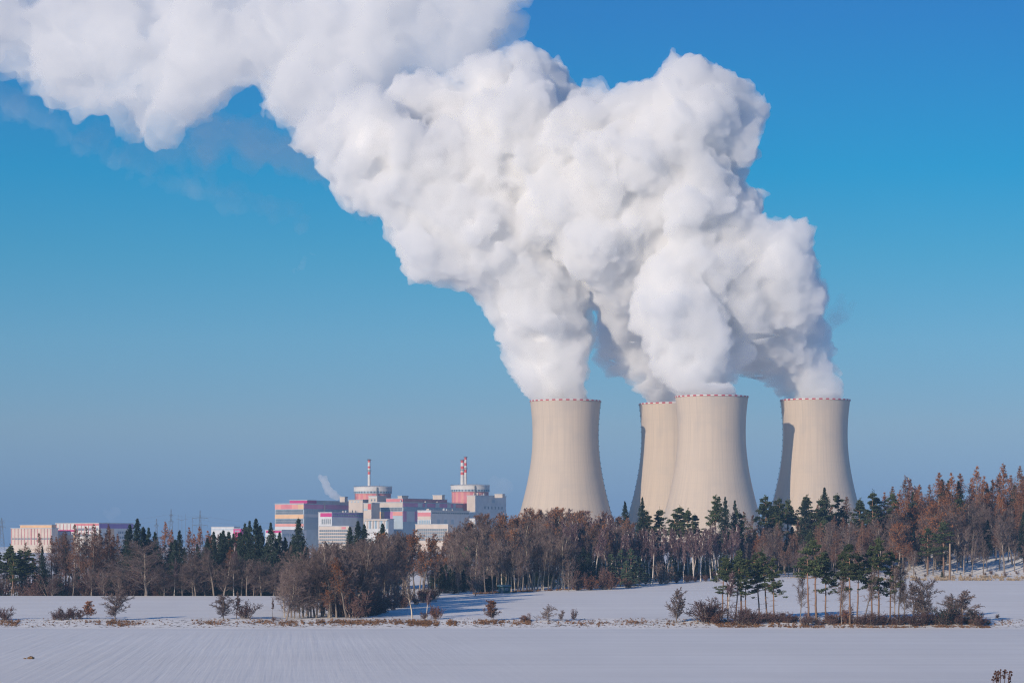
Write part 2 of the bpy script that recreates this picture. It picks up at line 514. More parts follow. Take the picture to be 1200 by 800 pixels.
# --- front switch building
b = Block(389, 600.3, 16.5, 42, YP - 70, 'switchgear_building', 'lower block before the turbine hall, white gable with magenta top, plum fascia', 'industrial building', M_GREY)
GEAR.append((b, 5))
b.slab('fascia', 'l', 375, 388.8, 600.8, 605.2, M_MAG)
b.windows('l', 376, 388, 607.5, 614, 5, M_WIN, .6)
b.slab('fascia', 'r', 389.3, 430.5, 600.8, 605.4, M_VIOLET)
b.windows('r', 390, 430, 602.2, 604.2, 22, M_WIN)
# --- service block between the halls
b = Block(472, 588.4, 36, 72, YP - 10, 'turbine_hall', 'middle turbine hall, cream and salmon gable, plum and glass side between two drums', 'turbine hall', M_BLUEG)
GEAR.append((b, 10))
b.slab('upper_panel', 'l', 436.5, 471.8, 588.8, 594, M_CREAM)
b.windows('l', 437, 471, 594.6, 598.4, 20)
b.slab('lower_panel', 'l', 436.5, 450, 599, 607.5, M_ORANGE)
b.slab('lower_panel', 'l', 450, 460, 599, 607.5, M_PURP)
b.slab('lower_panel', 'l', 460, 471.8, 599.2, 604, M_PINK)
b.slab('spandrel', 'l', 460, 471.8, 604.2, 611, M_BLUEG)
for i, (a, c, m) in enumerate([(472.3, 488.5, M_PURP), (488.5, 493, M_GREY), (494, 497, M_PURP), (499, 508.5, M_PURP), (508.5, 513, M_GREY), (513, 522, M_PURP), (522, 526, M_GREY), (526, 529, M_PURP), (532, 541, M_LIL)]):
    b.slab('upper_panel', 'r', a, c, 588.9, 593.4, m)
b.windows('r', 472.6, 540, 593.8, 598.2, 36, M_WIN2)
for a, c, m in [(472.3, 476, M_PURP), (476, 485, M_GREY), (485, 488.6, M_PURP)]:
    b.slab('lower_panel', 'r', a, c, 598.6, 611, m)
b.slab('red_stair_tower', 'r', 541, 552, 587.5, 597, M_BRED, 1.2)
Block(472, 584.2, 20, 50, YP + 10, '', '', '', M_LIL, base_py=588, parent=b.root)
Block(471, 581, 5, 7, YP + 40, '', '', '', M_CREAM, base_py=585, parent=b.root)
Block(518, 580.2, 11, 3, YP + 40, '', '', '', M_CREAM, base_py=585, parent=b.root)
# link with cream and red panels between hall and drum
b = Block(435.2, 589.5, 9.5, 9, YP - 30, 'link_building', 'narrow link between the halls with red, white and cream panels', 'industrial building', M_CREAM)
b.slab('red_panel', 'l', 431, 434.8, 590, 596.5, M_BRED)
b.slab('blue_panel', 'l', 426, 430.5, 595.6, 598, M_BLUEG)
b.windows('l', 426.5, 434.5, 611, 617, 4, M_WIN2)
b = Block(442, 581.2, 10.5, 10, YP + 20, 'stair_tower', 'cream stair tower against the foot of the left reactor drum', 'stair tower', M_CREAM)
b.slab('fascia', 'l', 432, 441.8, 581.6, 582.6, M_GREY)
b.windows('l', 433.5, 441, 584.3, 587, 2, M_WIN, .5)
b = Block(425, 585.6, 17, 9, YP + 25, 'pipe_bridge_house', 'low cream annex with roof pipes left of the left reactor drum', 'industrial building', M_CREAM)
for i in range(3): b.slab('vent', 'l', 411 + i * 4, 412.6 + i * 4, 586.8, 588.4, M_BLUEG)
# entrance with blue columns
b = Block(455, 608.2, 28, 6, YP - 60, 'entrance_pavilion', 'entrance pavilion with blue and white columns below the middle hall', 'entrance building', M_GREY)
b.slab('canopy', 'l', 427, 455, 608.4, 609.6, M_CREAM, 2.2)
for i in range(8): b.slab('column', 'l', 429 + i * 3.4, 430.6 + i * 3.4, 609.8, 619, M_WIN2 if i % 2 else M_CREAM, .8)
# --- auxiliary block
b = Block(505, 598.2, 16, 44, YP - 80, 'auxiliary_building', 'cream gabled auxiliary block with a long pale grey side, front of the right drum', 'industrial building', M_GREY)
GEAR.append((b, 6))
b.slab('upper_panel', 'l', 489.3, 504.8, 600, 604.6, M_LIL)
b.slab('cream_panel', 'l', 489.3, 504.8, 604.6, 608.2, M_CREAM)
b.windows('l', 490, 504, 609, 613.5, 7, M_WIN2, .8)
b.windows('r', 506, 548, 599.8, 601.4, 20, M_WIN)
for i in range(3): b.slab('door', 'r', 512 + i * 8, 515 + i * 8, 608, 614, M_BLUEG)
# --- right stair and ventilation block
b = Block(557, 580.6, 10, 36, YP + 100, 'ventilation_block', 'tall cream and grey block closing the plant on the right, beside the lone tower', 'industrial building', M_GREY)
GEAR.append((b, 5))
b.slab('cream_panel', 'l', 547.2, 556.8, 581, 599, M_CREAM)
b.windows('r', 566, 590, 592.6, 596, 6, M_WIN, .45)
b.slab('round_vent', 'r', 576, 579.6, 585, 588.4, M_BLUEG, .4)
Block(588.8, 578.8, 9.2, 2.6, YP + 130, '', '', '', M_CREAM, base_py=583, parent=b.root)
# --- offices
b = Block(409, 616.4, 37, 8, YP - 160, 'office_block', 'low cream office with rows of windows, left of the entrance, behind dark spruces', 'office building', M_CREAM)
for r_, n_ in ((620.6, 14), (624.2, 14), (627.8, 14), (631.4, 14), (635, 14)): b.windows('l', 373, 408, r_, r_ + 2, n_)
b.slab('fascia', 'l', 400, 405, 617, 619.6, M_LIL)
b = Block(525, 614.2, 39, 6, YP - 160, 'office_block', 'low cream office with a row of windows, below the auxiliary block', 'office building', M_CREAM)
for r_ in (619.4, 623, 626.6, 630.2): b.windows('l', 488, 524, r_, r_ + 2.6, 14)
# --- low sheds left of the turbine hall
b = Block(330, 621, 20, 26, YP - 140, 'storage_shed', 'low shed with magenta fascia in front of the left turbine hall', 'shed', M_GREY)
b.slab('fascia', 'l', 311, 329.8, 621.4, 624, M_MAG)
b.windows('r', 331, 354, 625, 628, 10, M_WIN2)
b.slab('base_panel', 'l', 311, 329.8, 626, 629, M_BLUEG)
b = Block(274, 617.3, 28, 6, YP + 150, 'warehouse', 'long pale grey warehouse showing above the left wood', 'warehouse', M_GREY)
b.slab('fascia', 'l', 247, 273.8, 619.6, 620.6, M_BLUEG)
b = Block(282, 619.4, 9, 4, YP, 'pump_house', 'small magenta pump house above the left wood, beside the pale warehouse', 'pump house', M_MAG)
b.windows('l', 274.5, 281, 621, 623, 3, M_WIN2)
# --- administration building at the far left
b = Block(60.5, 618.9, 53, 6, YP - 250, 'administration_building', 'white hall with thin red uprights and apricot attic at the far left', 'administration building', M_CREAM)
for i in range(13):
    c = 8.6 + i * 4.25
    b.slab('red_upright', 'l', c - (.55 if i == 6 else .2), c + (.55 if i == 6 else .2), 619, 638, M_LIL, .5)
b.windows('l', 8.6, 60, 630.2, 631.6, 26)
Block(60.5, 615.0, 41, 4, YP - 245, '', '', '', M_ORANGE, base_py=618.3, parent=b.root)
b = Block(116, 612.9, 56, 33, YP - 240, 'administration_building', 'taller white and rose wing right of the apricot attic, violet topped shaded end', 'administration building', M_DRUM)
for i in range(12): b.slab('rose_upright', 'l', 61 + i * 4.6, 61.5 + i * 4.6, 613.4, 626, M_LIL, .5)
b.slab('band', 'l', 60.4, 85.8, 620.4, 622.4, M_MAG, .4)
b.slab('roof_fascia', 'l', 85, 115.8, 613.2, 615.4, M_LIL, .3)
b.windows('l', 86, 115, 618.6, 621, 20)
b.slab('lower_panel', 'l', 60.4, 85.8, 626.4, 632, M_ORANGE)
b.windows('l', 86, 115, 625.6, 628, 20)
b.slab('violet_panel', 'r', 116.3, 148.6, 613.4, 618.6, M_VIOLET)
b.slab('apricot_panel', 'r', 124, 130, 619, 632, M_ORANGE, .6)
b.windows('r', 134, 147, 622, 625, 8, M_WIN)
b.windows('r', 134, 147, 628, 631, 8, M_WIN)

# roof plant on the halls: small cowls, ducts and rails
def roof_gear(root_block, n, b0, b1, seed):
    q = random.Random(seed); s = root_block
    for i in range(n):
        mb = MB(); b_ = q.uniform(b0, b1) * s.Wd; a_ = q.uniform(.15, .8) * s.L; h = q.uniform(1.2, 3.2); w = q.uniform(.8, 2.4)
        z0 = s.z1 + .7
        mb.add([p for z in (z0, z0 + h) for p in (s.P(a_, b_, z), s.P(a_, b_ + w, z), s.P(a_ + w, b_ + w, z), s.P(a_ + w, b_, z))],
               [(3,2,1,0),(4,5,6,7),(0,1,5,4),(1,2,6,5),(2,3,7,6),(3,0,4,7)])
        mb.build('roof_cowl', M_ROOF if i % 2 else M_CREAM, s.root)
    mb = MB()
    for k in range(int(s.Wd / 3)):
        mb.tube([s.P(.3, k * 3 + .5, s.z1 + .7), s.P(.3, k * 3 + .5, s.z1 + 1.9)], [.07, .07], 3)
    mb.tube([s.P(.3, .5, s.z1 + 1.9), s.P(.3, s.Wd - .5, s.z1 + 1.9)], [.08, .08], 3)
    mb.build('roof_rail', M_STEEL, s.root)
for q_, (blk, n_) in enumerate(GEAR): roof_gear(blk, n_, .08, .92, 40 + q_)
# --- reactor buildings
def drum(px, r_px, top, pink0, pink1, label, Y):
    k = Y / F
    c = at(px, top, Y); zg = ground(c.x, Y)
    root = empty('reactor_building', (c.x, Y, zg)); tag(root, label, 'reactor building', 'reactor buildings')
    def zz(py): return CZ + (HY - py) / F * Y - zg
    def lathe(name, prof, mat, n=72, parent=root, smooth_=True, mats=None, pick=None):
        vs, fs, fm = [], [], []
        for (r, z) in prof:
            for i in range(n):
                a = 2 * math.pi * i / n
                vs.append((r * math.cos(a), r * math.sin(a), z))
        for j in range(len(prof) - 1):
            for i in range(n):
                i2 = (i + 1) % n
                fs.append((j*n+i, j*n+i2, (j+1)*n+i2, (j+1)*n+i)); fm.append(pick(i, j) if pick else 0)
        return mesh_obj(name, vs, fs, mat, parent, False, mats, fm if mats else None)
    r = r_px * k
    lathe('wall', [(r*.95, -3), (r*.95, zz(pink0))], None, mats=[M_PINK, M_LIL], pick=lambda i, j: (i // 2) % 2)
    lathe('drum', [(r*.93, zz(pink0 + .2)), (r, zz(pink0)), (r, zz(top)), (r*1.01, zz(top) + .01), (r*1.01, zz(top - .8)), (r*.94, zz(top - .9))], M_DRUM)
    g = lathe('vent_band', [(r + .12, zz(pink0 - .4)), (r + .12, zz(pink0 - 2.6))], None, mats=[M_WIN2, M_WIN], pick=lambda i, j: i % 2)
    lathe('cap', [(r*.93, zz(top - .85)), (r*.7, zz(top - 1.7)), (r*.4, zz(top - 2.3)), (.05, zz(top - 2.6))], M_DRUM)
    rail = MB()
    for i in range(48):
        a = 2*math.pi*i/48
        rail.tube([(r*math.cos(a), r*math.sin(a), zz(top - .8)), (r*math.cos(a), r*math.sin(a), zz(top - 1.9))], [.09, .09], 3)
    for py in (top - 1.3, top - 1.9):
        rail.tube([(r*math.cos(2*math.pi*i/48), r*math.sin(2*math.pi*i/48), zz(py)) for i in range(49)], [.09]*49, 3)
    rail.build('railing', M_STEEL, root)
    st = MB()
    a = R(-75)
    for i in range(8): st.box(r*math.cos(a) - .9, r*math.cos(a) + .9, r*math.sin(a) - 1.6, r*math.sin(a) + .3, zz(pink1) + i * (zz(top) - zz(pink1)) / 8, zz(pink1) + i * (zz(top) - zz(pink1)) / 8 + .5)
    st.box(r*math.cos(a) - .5, r*math.cos(a) + .5, r*math.sin(a) - 1.3, r*math.sin(a) - .3, zz(pink1), zz(top - .5))
    st.build('stair', M_STEEL, root)
    dm = MB()
    dm.tube([(r*.35, -r*.3, zz(top - 2)), (r*.35, -r*.3, zz(top - 5.2))], [.12, .06], 5)
    dm.tube([(-r*.6, -r*.4, zz(top - 1)), (-r*.6, -r*.4, zz(top - 3.4))], [.12, .06], 5)
    dm.build('lightning_rod', M_STEEL, root)
    return root
def stack(px, r_px, top, bottom, bands, label, Y):
    k = Y / F
    c = at(px, bottom, Y)
    root = empty('vent_stack', c); tag(root, label, 'ventilation stack', 'striped ventilation stacks')
    n, vs, fs, fm = 20, [], [], []
    cuts = sorted(set([bottom + 6, top] + [q for a, b_ in bands for q in (a, b_)]), reverse=True)
    for j, py in enumerate(cuts):
        r = r_px * k * (1.0 + .12 * (py - top) / (bottom - top))
        for i in range(n):
            a = 2*math.pi*i/n; vs.append((r*math.cos(a), r*math.sin(a), CZ + (HY - py)/F*Y - c.z))
    for j in range(len(cuts) - 1):
        mid = (cuts[j] + cuts[j+1]) / 2
        red = any(a <= mid <= b_ for a, b_ in bands)
        for i in range(n):
            i2 = (i+1) % n
            fs.append((j*n+i, j*n+i2, (j+1)*n+i2, (j+1)*n+i)); fm.append(0 if red else 1)
    fs.append(tuple((len(cuts)-1)*n + i for i in range(n))); fm.append(0)
    mesh_obj('pipe', vs, fs, None, root, False, [M_BRED, M_DRUM], fm)
    g = MB()
    for py in (top + .5, top + (bottom - top) * .42):
        z = CZ + (HY - py)/F*Y - c.z; r = r_px * k
        pts = [((r + .9)*math.cos(2*math.pi*i/16), (r + .9)*math.sin(2*math.pi*i/16)) for i in range(16)]
        for q in (0, 1.1): g.tube([(x, y, z + q) for x, y in pts + pts[:1]], [.1]*17, 4)
        g.tube([(x, y, z) for x, y in pts + pts[:1]], [.35]*17, 4)
    g.build('gallery', M_STEEL, root)
drum(437, 22.4, 571.4, 578.3, 586, 'left reactor drum, rose walls under a white ring, one striped stack', YP + 120)
drum(551, 22.8, 569.6, 576.2, 584, 'right reactor drum, rose walls under a white ring, two striped stacks', YP + 175)
stack(432.6, 1.55, 538.3, 569.3, [(538.2, 541.4), (546, 548.4), (552.6, 555.6)], 'single red and white vent stack on the left reactor drum', YP + 130)
stack(541.9, 2.05, 538.8, 567.5, [(538.7, 542), (546, 549.4), (553, 556.2)], 'thicker and shorter striped stack of the pair on the right drum', YP + 175)
stack(545.6, 1.45, 535.2, 567.5, [(535.1, 538.4), (542.2, 545.6), (550, 553.4)], 'thinner and taller striped stack of the pair on the right drum', YP + 190)

# ------------------------------------------------------------------ transmission masts
def lattice_pylon(px, top, Y, arms, label, wpx=3.4, cat='pylon'):
    c = at(px, 640, Y); zg = ground(c.x, Y)
    H = CZ + (HY - top) / F * Y - zg
    root = empty('transmission_pylon', (c.x, Y, zg)); tag(root, label, cat, 'transmission pylons')
    mb = MB(); k = Y / F; wb = wpx * k
    def hw(z): return wb * (1 - z / H) + .35
    nlev = 9
    for sx, sy in ((-1,-1),(1,-1),(1,1),(-1,1)):
        mb.tube([(sx*hw(0), sy*hw(0), -1), (sx*hw(H*.6)*.8, sy*hw(H*.6)*.8, H*.6), (sx*.3, sy*.3, H)], [.22,.18,.14], 4)
    for i in range(nlev):
        z0, z1 = H*i/nlev, H*(i+1)/nlev
        f0, f1 = hw(z0)*(1 if z0 < H*.5 else .85), hw(z1)*.85
        for s in (-1, 1):
            mb.tube([(-f0, s*f0, z0), (f1, s*f1, z1)], [.1,.1], 3); mb.tube([(f0, s*f0, z0), (-f1, s*f1, z1)], [.1,.1], 3)
            mb.tube([(s*f0, -f0, z0), (s*f1, f1, z1)], [.1,.1], 3)
    mb.build('lattice_mast', M_STEEL, root)
    for (fz, half) in arms:
        z = H * fz; a = MB(); hl = half * k
        a.tube([(-hl, 0, z), (0, 0, z + 1.6), (hl, 0, z)], [.14,.2,.14], 4); a.tube([(-hl, 0, z), (hl, 0, z)], [.16,.16], 4)
        arm = a.build('cross_arm', M_STEEL, root)
        for q in (-1, -.5, .5, 1):
            i_ = MB(); i_.tube([(q*hl*.98, 0, z - .1), (q*hl*.98, 0, z - 2.6)], [.16,.16], 5); i_.build('insulator', M_STEEL, arm)
    return root
lattice_pylon(2, 606.5, 3900, [(.72, 4.5), (.88, 3.4)], 'lattice pylon at the far left edge above the pines')
lattice_pylon(200.5, 596.2, 4050, [(.70, 3.2), (.85, 2.4)], 'tall single lattice pylon above the orange larches')
lattice_pylon(234.5, 597.5, 4050, [(.62, 9), (.80, 9.5)], 'wide armed lattice pylon above the left wood')
lattice_pylon(183.5, 607.5, 4050, [(.80, 2.4)], 'short lattice pylon just right of the tallest left spruces', 2.2)
for i, (px, top, q) in enumerate([(208.8, 602.5, 'first'), (213.2, 603.5, 'second'), (217.6, 601.8, 'third'), (225.5, 605.5, 'fourth')]):
    c = at(px, 640, 4000); zg = ground(c.x, 4000); H = CZ + (HY - top)/F*4000 - zg
    root = empty('switchyard_mast', (c.x, 4000, zg)); tag(root, 'thin switchyard mast beyond the left wood, %s from the tall single pylon' % q, 'mast', 'switchyard masts')
    mb = MB(); mb.tube([(0,0,-1),(0,0,H)], [.45,.16], 6); mb.build('pole', M_STEEL, root)
    mb = MB(); mb.tube([(-2.6,0,H*.86),(2.6,0,H*.86)], [.2,.2], 5); mb.build('cross_arm', M_STEEL, root)
def cable(p, q, sag, label):
    mb = MB(); pts = []
    for i in range(25):
        t = i/24; v = p.lerp(q, t); v.z -= sag*4*t*(1-t); pts.append(v)
    mb.tube(pts, [.09]*25, 3); o = mb.build('power_line', M_STEEL); tag(o, label, 'power line', 'power lines between the pylons')
for (a, b_, ys, sag) in [((-40, 609), (2, 609), 3900, 3), ((2, 609), (200.5, 602), 3975, 9), ((2, 615), (200.5, 607), 3975, 9), ((200.5, 602), (234.5, 603.5), 4050, 3), ((234.5, 603.5), (420, 602), 4050, 12), ((234.5, 608.5), (420, 606), 4050, 12)]:
    cable(at(a[0], a[1], ys), at(b_[0], b_[1], ys + 20), sag, 'thin sagging power line strung between pylons beyond the left wood')
# ------------------------------------------------------------------ trees
B_GREY = noisy('grey_bark', (.15, .125, .11), (.30, .255, .22), 1.5, .9, 4, .1, stretch=(1, 1, .2), rand=.25)
B_PALE = noisy('pale_bark', (.33, .28, .22), (.54, .46, .37), 1.5, .9, 4, .1, stretch=(1, 1, .2), rand=.25)
B_BIRCH = noisy('birch_bark', (.18, .16, .15), (.52, .47, .43), 1.2, .8, 4, .15, .34, .46, stretch=(1, 1, .7), rand=.15)
def pine_bark():
    m, N, L, b = nmat('pine_bark', (.3, .15, .08), .9, .1)
    tc = N.new('ShaderNodeTexCoord'); sp = N.new('ShaderNodeSeparateXYZ'); L.new(tc.outputs['Object'], sp.inputs[0])
    nz = N.new('ShaderNodeTexNoise'); nz.inputs['Scale'].default_value = 1.6; L.new(tc.outputs['Object'], nz.inputs['Vector'])
    ad = N.new('ShaderNodeMath'); ad.operation = 'MULTIPLY_ADD'; L.new(nz.outputs['Fac'], ad.inputs[0]); ad.inputs[1].default_value = 6; L.new(sp.outputs['Z'], ad.inputs[2])
    mr = N.new('ShaderNodeMapRange'); mr.inputs[1].default_value = 3; mr.inputs[2].default_value = 13; L.new(ad.outputs[0], mr.inputs[0])
    mx = N.new('ShaderNodeMix'); mx.data_type = 'RGBA'; L.new(mr.outputs[0], mx.inputs[0])
    mx.inputs[6].default_value = (.17, .12, .09, 1); mx.inputs[7].default_value = (.26, .155, .11, 1)
    L.new(mx.outputs[2], b.inputs['Base Color']); return m
B_PINE = pine_bark()
B_DARK = noisy('dark_conifer_bark', (.07, .055, .045), (.14, .10, .08), 1.5, .9, 4, .1, stretch=(1, 1, .2), rand=.2)
T_TWIG = noisy('bare_twigs', (.135, .102, .10), (.23, .17, .155), .35, .9, 3, .1, rand=.3)
T_BIRCH = noisy('birch_twigs', (.15, .095, .112), (.235, .155, .165), .35, .9, 3, .1, rand=.2)
T_SHRUB = noisy('shrub_twigs', (.10, .058, .055), (.19, .115, .10), .6, .9, 3, .1, rand=.3)
L_RUST = noisy('withered_oak_leaves', (.17, .075, .035), (.32, .125, .045), .5, .85, 4, .15, rand=.25)
L_BROWN = noisy('withered_brown_leaves', (.18, .088, .048), (.31, .14, .065), .5, .85, 4, .15, rand=.3)
N_PINE = noisy('pine_needles', (.032, .050, .026), (.085, .105, .042), .45, .8, 4, .2, rand=.25)
N_SPRUCE = noisy('spruce_needles', (.020, .034, .027), (.045, .066, .042), .45, .8, 4, .2, rand=.3)
N_YOUNG = noisy('young_pine_needles', (.045, .075, .05), (.09, .13, .075), .45, .8, 4, .2, rand=.3)
N_LARCH = noisy('larch_needles', (.19, .085, .045), (.35, .15, .065), .45, .85, 4, .15, rand=.3)
N_LARCHB = noisy('larch_twigs', (.15, .085, .06), (.24, .13, .09), .45, .85, 4, .15, rand=.3)

def np_mesh(name, V, Fc, mat):
    """V: n x 3, Fc: m x k faces of equal size"""
    me = bpy.data.meshes.new(name)
    V = np.ascontiguousarray(V, dtype=np.float32); Fc = np.ascontiguousarray(Fc, dtype=np.int32)
    m, k = Fc.shape
    me.vertices.add(len(V)); me.vertices.foreach_set('co', V.ravel())
    me.loops.add(m * k); me.loops.foreach_set('vertex_index', Fc.ravel())
    me.polygons.add(m); me.polygons.foreach_set('loop_start', np.arange(0, m * k, k, dtype=np.int32))
    me.update(calc_edges=True)
    me.materials.append(mat)
    return me

def tubes(segs, n):
    """segs: p0(3) p1(3) r0 r1 -> open tapered prisms"""
    S = np.array(segs, dtype=float).reshape(-1, 8)
    p0, p1, r0, r1 = S[:, :3], S[:, 3:6], S[:, 6], S[:, 7]
    d = p1 - p0; d /= np.maximum(np.linalg.norm(d, axis=1, keepdims=True), 1e-6)
    ref = np.where(np.abs(d[:, 2:3]) < .8, np.array([[0, 0, 1.]]), np.array([[1., 0, 0]]))
    a = np.cross(d, ref); a /= np.linalg.norm(a, axis=1, keepdims=True); b = np.cross(d, a)
    V = np.zeros((len(S), 2, n, 3))
    for k in range(n):
        t = 2 * math.pi * k / n
        o = a * math.cos(t) + b * math.sin(t)
        V[:, 0, k] = p0 + o * r0[:, None]; V[:, 1, k] = p1 + o * r1[:, None]
    base = (np.arange(len(S)) * 2 * n)[:, None]
    fs = []
    for k in range(n):
        k2 = (k + 1) % n
        fs.append(base + np.array([[k, k2, n + k2, n + k]]))
    return V.reshape(-1, 3), np.concatenate(fs)

def scraps(C, size, rng, flat=None):
    """small randomly turned leaf or needle faces at the points C"""
    m = len(C)
    u = rng.normal(size=(m, 3)); u /= np.linalg.norm(u, axis=1, keepdims=True)
    w = rng.normal(size=(m, 3))
    if flat: w[:, 2] *= flat; u[:, 2] *= flat
    v = np.cross(u, w); v /= np.maximum(np.linalg.norm(v, axis=1, keepdims=True), 1e-6)
    s = size * rng.uniform(.6, 1.4, size=(m, 1))
    V = np.stack([C - u * s - v * s * .5, C + u * s - v * s * .35, C + u * s * .2 + v * s * .75], 1).reshape(-1, 3)
    return V, np.arange(m * 3).reshape(-1, 3)

def unit(v): return v / max(1e-9, np.linalg.norm(v))
def grow(out, tips, rng, p, d, L, r, lv, P):
    n = P['seg'][lv]
    for i in range(n):
        t = (i + 1) / n
        d = unit(d + rng.normal(size=3) * P['wob'][lv] + np.array([0, 0, P['trop'][lv]]))
        q = p + d * (L / n)
        ra, rb = r * (1 - .75 * i / n), r * (1 - .75 * t)
        out[lv].append((*p, *q, ra, rb))
        if lv < P['max'] and t > P['from'][lv]:
            kids = P['kids'][lv] / n / (1 - P['from'][lv])
            kids = int(kids) + (rng.random() < kids % 1)
            for _ in range(kids):
                ax = rng.normal(size=3); ax = unit(ax - d * ax.dot(d))
                a = P['ang'][lv] * rng.uniform(.7, 1.25)
                nd = d * math.cos(a) + ax * math.sin(a)
                s = rng.random()
                shape = P['shape'](t) if lv == 0 else (1.15 - .6 * t)
                grow(out, tips, rng, p + (q - p) * s, nd, P['len'][lv] * (L if lv else P['H']) * shape * rng.uniform(.65, 1.2), max(.016, ra * P['rad'][lv]), lv + 1, P)
        p = q
    tips.append(p)

def bare_tree(kind, seed):
    rng = np.random.default_rng(seed)
    H = 20.0
    base = dict(H=H, max=3, seg=(9, 5, 4, 2), wob=(.05, .16, .2, .25), trop=(.03, .06, .05, .03), rad=(.30, .45, .5, .5))
    if kind == 'oak':
        P = dict(base, **{'from': (.22, .15, .1, 0)}, kids=(26, 11, 11, 0), ang=(.98, .75, .75), len=(.40, .48, .45), shape=lambda t: .55 + 1.1 * t * (1.25 - t) * 1.6 - .35 * t)
        tl, tr = .86, .33
    elif kind == 'round':
        P = dict(base, **{'from': (.16, .12, .1, 0)}, kids=(26, 11, 10, 0), ang=(.8, .7, .7), len=(.38, .45, .42), shape=lambda t: 1.15 - .75 * t)
        tl, tr = .82, .28
    elif kind == 'wood':
        P = dict(base, **{'from': (.38, .15, .1, 0)}, kids=(26, 9, 9, 0), ang=(.66, .7, .75), len=(.235, .46, .45), shape=lambda t: .5 + 1.5 * (1 - t) * t * 2)
        tl, tr = .92, .32
    elif kind == 'birch':
        P = dict(base, **{'from': (.50, .1, .1, 0)}, kids=(30, 11, 11, 0), ang=(.55, .6, .7), len=(.22, .48, .55), shape=lambda t: 1.25 - 1.0 * t)
        P['trop'] = (.03, .10, -.02, -.22)
        tl, tr = .94, .28
    elif kind == 'gnarled':
        P = dict(base, **{'from': (.25, .15, .1, 0)}, kids=(18, 10, 9, 0), ang=(1.0, .8, .8), len=(.42, .45, .42), shape=lambda t: 1.2 - .5 * t)
        P['wob'] = (.14, .3, .3, .3)
        tl, tr = .72, .38
    out, tips = [[], [], [], []], []
    d0 = unit(np.array([rng.normal() * .04, rng.normal() * .04, 1]))
    grow(out, tips, rng, np.zeros(3) - np.array([0, 0, .4]), d0, H * tl, tr, 0, P)
    return out, np.array(tips), rng

